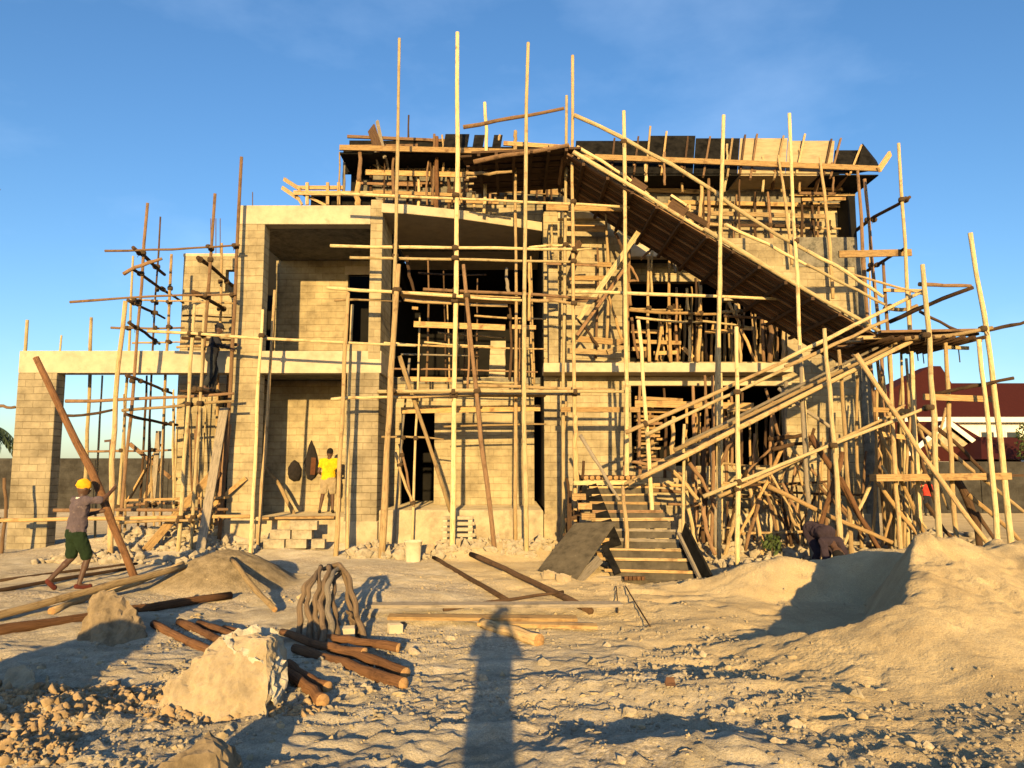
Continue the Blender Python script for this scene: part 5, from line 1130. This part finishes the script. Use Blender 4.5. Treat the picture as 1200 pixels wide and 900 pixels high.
# worker standing on the left scaffold
pz_ = P(244, 459, 17.95)
person((X(247,440,17.95), 17.95, pz_.z), R(-70), dict(pelvis=(0,0,.86), chest=(0,.05,1.15), neck=(0,.09,1.36), head=(0,.14,1.50), look=(.2,1.2,1.35),
    sh_l=(-.17,.06,1.31), sh_r=(.17,.06,1.31), el_l=(-.24,.22,1.12), wr_l=(-.14,.45,1.15), el_r=(.26,.16,1.08), wr_r=(.2,.40,1.02),
    hip_l=(-.09,0,.83), hip_r=(.09,0,.83), kn_l=(-.09,.10,.46), an_l=(-.08,.0,.09), toe_l=(-.08,.16,.035), kn_r=(.10,.02,.46), an_r=(.10,-.12,.09), toe_r=(.10,.04,.035)),
    'worker in dark clothes and brimmed hat standing high on the left scaffold', 'cloth_navy', 'cloth_blue', ('cloth_navy', 'brim'), 1.8, 1.8)
# worker bending down behind the sand heap
gx_ = X(962,650,14.9)
person((gx_, 15.0, ground_z(gx_, 15.0)-.12), R(-150), dict(pelvis=(-.03,-.12,.76), chest=(.04,.14,.74), neck=(.11,.40,.56), head=(.15,.50,.42), look=(.2,.8,.0),
    sh_l=(-.08,.34,.60), sh_r=(.27,.30,.60), el_l=(-.14,.44,.36), wr_l=(-.05,.52,.15), el_r=(.33,.40,.36), wr_r=(.28,.50,.15),
    hip_l=(-.12,-.12,.72), hip_r=(.06,-.14,.72), kn_l=(-.16,.06,.40), an_l=(-.22,-.1,.09), toe_l=(-.22,.06,.035), kn_r=(.08,.06,.40), an_r=(.06,-.12,.09), toe_r=(.03,.04,.035)),
    'worker in dark plum shirt bending over behind the sand heap', 'shirt_plum', 'shirt_plum', None, 1.7, 1.6, scale=1.12)
# far worker near the boundary wall
def far_pose(): return dict(pelvis=(0,0,.90), chest=(0,.0,1.20), neck=(0,.01,1.43), head=(0,.02,1.58), look=(0,1,1.58), sh_l=(-.18,0,1.38), sh_r=(.18,0,1.38), el_l=(-.24,-.02,1.1), wr_l=(-.23,.08,.86), el_r=(.24,-.02,1.1), wr_r=(.23,.08,.86),
    hip_l=(-.09,0,.87), hip_r=(.09,0,.87), kn_l=(-.10,.02,.48), an_l=(-.11,-.02,.09), toe_l=(-.12,.13,.035), kn_r=(.10,.02,.48), an_r=(.11,-.02,.09), toe_r=(.12,.13,.035))
fx = X(1087,590,36); person((fx, 36, ground_z(fx, 36)), R(170), far_pose(), 'tiny far worker in dark trousers and red shirt beyond the right scaffold', 'shirt_red', 'cloth_navy', None, .6, 1.9)
# the photographer, just behind the camera: throws the long shadow in the middle of the yard
gz = ground_z(-.08, -.5)
ph = person((-.09, -.50, gz), 0, dict(pelvis=(0,0,.92), chest=(0,.02,1.22), neck=(0,.03,1.46), head=(0,.05,1.62), look=(0,1,1.6), sh_l=(-.18,0.02,1.41), sh_r=(.18,.02,1.41), el_l=(-.24,.18,1.28), wr_l=(-.12,.30,1.50), el_r=(.27,.18,1.28), wr_r=(.17,.30,1.50),
    hip_l=(-.09,0,.89), hip_r=(.09,0,.89), kn_l=(-.10,.02,.48), an_l=(-.10,-.02,.09), toe_l=(-.11,.13,.035), kn_r=(.10,.02,.48), an_r=(.10,-.02,.09), toe_r=(.11,.13,.035)),
    'photographer holding up a phone, whose long shadow falls across the yard', 'cloth_navy', 'cloth_blue', None, .6, 1.9, scale=(1.93-gz)/1.74)
M['phone'] = mat('phone_black', (.02, .02, .02), rough=.3, var=0, bump=0)
tag(MB().box(-.08, .08, -.125, -.115, 1.85, 1.94).build('phone', M['phone'], bevel=.004), 'black phone held up by the photographer', 'phone')

# ---------------------------------------------------------------- boundary walls, neighbour house, greenery, lamp
def simple_wall(x0, x1, y, z1, label):
    o = MB().box(x0, x1, y, y+.25, -1.2, z1).build('boundary_wall', M['block_dark']); return tag(o, label, 'wall')
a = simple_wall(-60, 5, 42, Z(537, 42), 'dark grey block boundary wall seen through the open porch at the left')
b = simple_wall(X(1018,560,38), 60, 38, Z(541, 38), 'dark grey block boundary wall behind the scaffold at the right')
for o, y, x0, x1 in ((a, 42, -60, 5), (b, 38, 22, 58)):
    x = x0+1
    while x < x1: MB().box(x, x+.35, y-.06, y-.002, -1.2, Z(537 if y == 42 else 541, y)-.1).build('pier', M['block_dark'], o); x += 4
M['roof_red'] = mat('maroon_roof_sheet', (0.05, 0.013, 0.011), rough=.9, var=.15, scale=2, bump=.5, bscale=2.0, stretch=(18, 1, 1), spec=.05)
M['white'] = mat('white_paint', (0.72, 0.70, 0.64), rough=.7, var=.05, scale=2, bump=.05); M['glass_dark'] = mat('dark_window', (0.02, 0.025, 0.03), rough=.1, var=.1, bump=0, spec=.6)
YN = 50
nb = empty('neighbour_house', (32, YN, -.6), 'white neighbouring house with a maroon hipped roof beyond the boundary wall', 'house')
ez = Z(491, YN); hx0, hx1 = X(1000, 490, YN), 62
MB().box(hx0+.6, hx1, YN+.6, YN+14, -.8, ez-.05).build('wall', M['white'], nb)
def roofprism(name, pts_low, pts_high, faces):
    mb = MB(); mb.v = [Vector(p) for p in pts_low+pts_high]
    for f in faces: mb.f.append(f); mb.mi.append(0); mb.uv.append([(0, 0)]*len(f))
    return mb.build(name, M['roof_red'], nb)
rz = Z(449, YN+5)
roofprism('roof', [(hx0, YN, ez), (hx1, YN, ez), (hx1, YN+15, ez), (hx0, YN+15, ez)], [(hx0+6, YN+5, rz), (hx1, YN+5, rz), (hx1, YN+9, rz), (hx0+6, YN+9, rz)], [(0,1,5,4), (1,2,6,5), (2,3,7,6), (3,0,4,7), (4,5,6,7), (3,2,1,0)])
px0, px1 = X(1062, 470, YN), X(1140, 470, YN); tz = Z(430, YN+6); lz = Z(468, YN+.4)
roofprism('roof', [(px0-1, YN+3, lz), (px1+1.2, YN+3, lz), (px1+1.2, YN+9, lz), (px0-1, YN+9, lz)], [(X(1086,431,YN+6), YN+5.5, tz), (X(1098,431,YN+6), YN+5.5, tz), (X(1098,431,YN+6), YN+7, tz), (X(1086,431,YN+6), YN+7, tz)], [(0,1,5,4), (1,2,6,5), (2,3,7,6), (3,0,4,7), (4,5,6,7), (3,2,1,0)])
MB().box(hx0-.05, hx1, YN-.12, YN-.002, ez-.22, ez+.12).build('fascia', M['white'], nb)
for xa, xb in ((1148, 1166), (1178, 1196)):
    x0, x1 = X(xa, 515, YN+.6), X(xb, 515, YN+.6); w_ = MB().box(x0, x1, YN+.55, YN+.65, Z(541, YN), Z(504, YN)).build('window', M['white'], nb)
    MB().box(x0+.1, x1-.1, YN+.52, YN+.545, Z(540, YN), Z(506, YN)).build('pane', M['glass_dark'], w_)
# front gable
yg = 46.5; gx0, gx1, gax = X(1062, 535, yg), X(1158, 537, yg), X(1107, 493, yg); gze, gza = Z(536, yg), Z(495, yg)
mb = MB(); mb.v = [Vector(p) for p in [(gx0+.2, yg, -.8), (gx1-.2, yg, -.8), (gx1-.2, yg, gze), (gax, yg, gza-.15), (gx0+.2, yg, gze), (gx0+.2, yg+4, -.8), (gx1-.2, yg+4, -.8), (gx1-.2, yg+4, gze), (gax, yg+4, gza-.15), (gx0+.2, yg+4, gze)]]
for f in [(0,1,2,3,4), (9,8,7,6,5), (0,4,9,5), (1,6,7,2)]: mb.f.append(f); mb.mi.append(0); mb.uv.append([(0, 0)]*len(f))
mb.build('gable_wall', M['plaster'], nb)
for (ax, az, bx, bz_) in ((gx0-.3, gze-.12, gax, gza), (gax, gza, gx1+.3, gze-.12)):
    MB().hexa([(ax, yg-.3, az), (bx, yg-.3, bz_), (bx, yg+4, bz_), (ax, yg+4, az), (ax, yg-.3, az+.12), (bx, yg-.3, bz_+.12), (bx, yg+4, bz_+.12), (ax, yg+4, az+.12)]).build('roof', M['roof_red'], nb)
    MB().hexa([(ax, yg-.38, az-.16), (bx, yg-.38, bz_-.16), (bx, yg-.305, bz_-.16), (ax, yg-.305, az-.16), (ax, yg-.38, az+.2), (bx, yg-.38, bz_+.2), (bx, yg-.305, bz_+.2), (ax, yg-.305, az+.2)]).build('bargeboard', M['white'], nb)
MB().hexa([(gx0-.5, yg-.6, Z(543, yg)), (gx1+.2, yg-.6, Z(543, yg)), (gx1+.2, yg-.01, Z(525, yg)), (gx0-.5, yg-.01, Z(525, yg)), (gx0-.5, yg-.6, Z(543, yg)+.1), (gx1+.2, yg-.6, Z(543, yg)+.1), (gx1+.2, yg-.01, Z(525, yg)+.1), (gx0-.5, yg-.01, Z(525, yg)+.1)]).build('porch_roof', M['roof_red'], nb)
MB().box(gx0-1.5, gx1+.2, yg-.72, yg-.602, Z(545, yg), Z(541, yg)).build('fascia', M['white'], nb)
roofprism('roof', [(X(1000,541,47), 46.9, Z(541, 47)), (X(1196,541,47), 46.9, Z(541, 47)), (X(1196,541,47), 49.9, Z(541, 47)), (X(1000,541,47), 49.9, Z(541, 47))], [(X(1040,497,48.5), 48.5, Z(494, 48.5)), (X(1118,497,48.5), 48.5, Z(494, 48.5)), (X(1118,497,49), 49, Z(494, 48.5)), (X(1040,497,49), 49, Z(494, 48.5))], [(0,1,5,4), (1,2,6,5), (2,3,7,6), (3,0,4,7), (4,5,6,7), (3,2,1,0)])
sx = X(1168, 525, 43); roofprism('roof', [(X(1138,540,44), 43, Z(538, 43)), (62, 43, Z(538, 43)), (62, 47.5, Z(538, 43)), (X(1138,540,44), 47.5, Z(538, 43))], [(X(1162,515,45), 46, Z(512, 46)), (62, 46, Z(520, 46)), (62, 46.5, Z(520, 46)), (X(1162,515,45), 46.5, Z(512, 46))], [(0,1,5,4), (1,2,6,5), (2,3,7,6), (3,0,4,7), (4,5,6,7), (3,2,1,0)])

M['leaf'] = mat('leaf_green', (0.06, 0.085, 0.025), rough=.7, var=.4, scale=3, bump=0); M['frond'] = mat('palm_frond', (0.045, 0.065, 0.03), rough=.7, var=.3, scale=3, bump=0)
def leaves(mb, c, rad, n, sz, seed):
    rr = random.Random(seed)
    for _ in range(n):
        while True:
            v = Vector((rr.uniform(-1, 1), rr.uniform(-1, 1), rr.uniform(-1, 1)))
            if v.length < 1 and v.length > .35: break
        p = Vector(c)+Vector((v.x*rad[0], v.y*rad[1], v.z*rad[2])); a = Vector((rr.gauss(0, 1), rr.gauss(0, 1), rr.gauss(0, 1))).normalized(); u = a.orthogonal().normalized(); w_ = a.cross(u)
        s_ = sz*rr.uniform(.6, 1.3); b = len(mb.v)
        mb.v += [p-u*s_, p+w_*s_*.4+a*s_*.1, p+u*s_, p-w_*s_*.4+a*s_*.1]; mb.f.append((b, b+1, b+2, b+3)); mb.mi.append(0); mb.uv.append([(0, 0)]*4)
# palm at the left edge
pb = P(-14, 500, 60); pr = empty('palm_tree', (pb.x, 60, -.6), 'palm tree with drooping fronds beyond the wall at the left edge', 'tree')
pole('trunk', (pb.x-.4, 60, -.7), (pb.x, 60, pb.z), .16, 'grey', pr)
for k in range(16):
    a = 2*math.pi*k/16+.2; ln = random.uniform(2.2, 2.9); el = random.uniform(.1, .9); mb = MB(); prev = None
    for i in range(13):
        t = i/12; r_ = ln*t; p = Vector((pb.x+math.cos(a)*r_*math.cos(el*.6), 60+math.sin(a)*r_*math.cos(el*.6), pb.z+ln*(math.sin(el)*t-1.1*t*t)))
        if prev is not None:
            d = (p-prev).normalized(); sd_ = d.cross(Vector((0, 0, 1))).normalized(); wl = .55*math.sin(math.pi*min(1, t*.9+.1))
            for q in (-1, 1):
                b = len(mb.v); mb.v += [prev, p, p+sd_*q*wl+d*.25-Vector((0, 0, .25)), prev.lerp(p, .3)+sd_*q*wl+d*.2-Vector((0, 0, .28))]; mb.f.append((b, b+1, b+2, b+3)); mb.mi.append(0); mb.uv.append([(0, 0)]*4)
        prev = p
    mb.build('frond', M['frond'], pr)
c = P(1192, 512, 42); sh = empty('shrub', (c.x, 42, -.6), 'leafy green shrub in front of the neighbouring house at the right edge', 'shrub')
mb = MB(); leaves(mb, c+Vector((0.7, 0, -.3)), (.8, .8, 1.2), 900, .09, 3); mb.build('crown', M['leaf'], sh); pole('trunk', (c.x+.3, 42, -.7), (c.x+.3, 42, c.z), .06, 'dark', sh)
c = P(905, 640, 16.4); pl = empty('plant', (c.x, 16.4, ground_z(c.x, 16.4)), 'small green plant growing at the foot of the wall right of the ramp', 'plant')
mb = MB(); leaves(mb, c+Vector((0, 0, .05)), (.2, .18, .22), 90, .075, 8); mb.build('leaves', M['leaf'], pl); pole('stem', (c.x, 16.4, c.z-.5), (c.x, 16.4, c.z+.1), .012, 'dark', pl)
lp = P(129, 545, 70); tp_ = P(129, 517, 70); lam = empty('street_lamp', (lp.x, 70, -.6), 'thin distant street lamp above the boundary wall seen through the porch', 'street lamp')
MB().tube([(lp.x, 70, -.7), tp_], .06, 6).build('pole', M['steel'], lam, smooth=True); MB().plank(tp_-Vector((.5, 0, 0)), tp_+Vector((.4, 0, .1)), .2, .12).build('lamp_head', M['steel'], lam)

# ---------------------------------------------------------------- loose stones and gravel
rr = np.random.RandomState(4)
ico = bmesh.new(); bmesh.ops.create_icosphere(ico, subdivisions=1, radius=1); iv = np.array([v.co[:] for v in ico.verts]); ifc = np.array([[v.index for v in f.verts] for f in ico.faces]); ico.free()
def stones_mesh(name, xs, ys, sz, m, sink=.25):
    n = len(xs); zs_ = height(xs, ys)
    V = np.repeat(iv[None], n, 0)*(1+1.25*(rr.rand(n, len(iv), 1)-.5))
    V = V*(sz[:, None, None]*(0.45+1.0*rr.rand(n, 1, 3)))
    a = rr.rand(n)*6.28; ca, sa = np.cos(a)[:, None], np.sin(a)[:, None]
    x = V[:, :, 0]*ca-V[:, :, 1]*sa; y = V[:, :, 0]*sa+V[:, :, 1]*ca
    V = np.stack([x+xs[:, None], y+ys[:, None], V[:, :, 2]*.8+(zs_+sz*(.5-sink))[:, None]], -1).reshape(-1, 3)
    F = (ifc[None]+(np.arange(n)*len(iv))[:, None, None]).reshape(-1, 3)
    me = bpy.data.meshes.new(name); me.vertices.add(len(V)); me.vertices.foreach_set('co', V.ravel().astype(np.float32))
    me.loops.add(F.size); me.loops.foreach_set('vertex_index', F.ravel().astype(np.int32)); me.polygons.add(len(F))
    me.polygons.foreach_set('loop_start', (np.arange(len(F))*3).astype(np.int32)); me.polygons.foreach_set('loop_total', np.full(len(F), 3, np.int32)); me.update(); me.validate()
    me.materials.append(M[m]); o = bpy.data.objects.new(name, me); COL.objects.link(o); return o
def scatter(n, x0, x1, y0, y1, thr, sc, seed):
    x = rr.uniform(x0, x1, n*4); y = y0+(y1-y0)*rr.rand(n*4)**1.3; k = fbm(x*sc, y*sc, seed, 3) > thr
    return x[k][:n], y[k][:n]
x, y = scatter(12000, -4.5, 5.0, 4.3, 9.5, .02, .8, 91)
k = ~((crest_h(x) > .12) & (y > 6.3)); x, y = x[k], y[k]
tag(stones_mesh('gravel', x, y, .004+.020*rr.rand(len(x))**4, 'stone'), 'pale gravel spread over the foreground', kind='stuff')
x, y = scatter(6000, -4.6, -1.5, 4.7, 6.8, -.04, .9, 95)
tag(stones_mesh('rubble', x, y, .006+.036*rr.rand(len(x))**5, 'rubble'), 'broken reddish rubble in the lower left foreground', kind='stuff')
x, y = scatter(2600, -5.5, 5.5, 4.3, 14, -.06, .7, 93); k = ~((crest_h(x) > .25) & (y > 6.8) & (y < 10.5)); x, y = x[k], y[k]
tag(stones_mesh('clods', x, y, .008+.030*rr.rand(len(x))**4, 'clod', .6), 'crumbled clods of sand over the yard', kind='stuff')
x, y = scatter(900, -9.5, -5.6, 15.5, 21, -.1, .8, 97); x2, y2 = scatter(700, 6.0, 13, 16, 24, -.1, .8, 99); x3, y3 = scatter(350, 4.0, 8.0, 14.5, 18.5, -.1, .9, 98); x4, y4 = scatter(250, -3.5, 1.2, 16.6, 18.3, -.05, 1.2, 96)
x, y = np.concatenate([x, x2, x3, x4]), np.concatenate([y, y2, y3, y4])
tag(stones_mesh('rubble', x, y, .04+.11*rr.rand(len(x))**2, 'stone'), 'broken block rubble strewn round the foot of the house', kind='stuff')
# single larger stones
x = rr.uniform(-2.2, 3.2, 26); y = rr.uniform(4.9, 9.0, 26); i = 0
for a, b in zip(x, y):
    r_ = random.uniform(.03, .075); z_ = ground_z(a, b)
    pts = [(a+r_*random.uniform(.5, 1)*math.cos(t)*random.choice([1, 1.3]), b+r_*random.uniform(.5, 1)*math.sin(t), z_-.01+r_*h) for t in np.linspace(0, 5.5, 7) for h in (0, random.uniform(.3, .7))]+[(a, b, z_+r_*.95)]
    rock('loose_stone', pts, 'stone', 'fist sized pale stone lying loose on the foreground gravel', 'stone', 100+i, 3, .016, 14, 'loose stones in the foreground', .02); i += 1
for lab, px, py, Y, s_ in [('pale stone at the foot of the pillar between porch and entrance', 425, 652, 17.6, .2), ('pale rubble block beside the bucket before the entrance', 500, 648, 17.3, .22), ('pale stone just left of the tall entrance pole', 438, 650, 17.3, .16), ('pale lump of mortar left of the leaning plywood sheet', 645, 683, 13.5, .18), ('pale lump of mortar below the leaning plywood sheet', 660, 690, 13.2, .15)]:
    p = P(px, py, Y); z_ = ground_z(p.x, Y)
    rock('loose_stone', [(p.x+s_*random.uniform(.6, 1)*math.cos(t), Y+s_*random.uniform(.6, 1)*math.sin(t), z_-.05+h) for t in np.linspace(0, 5.5, 7) for h in (0, s_*random.uniform(.7, 1.1))], 'rock', lab, 'stone', i, 2, .03, 6); i += 1
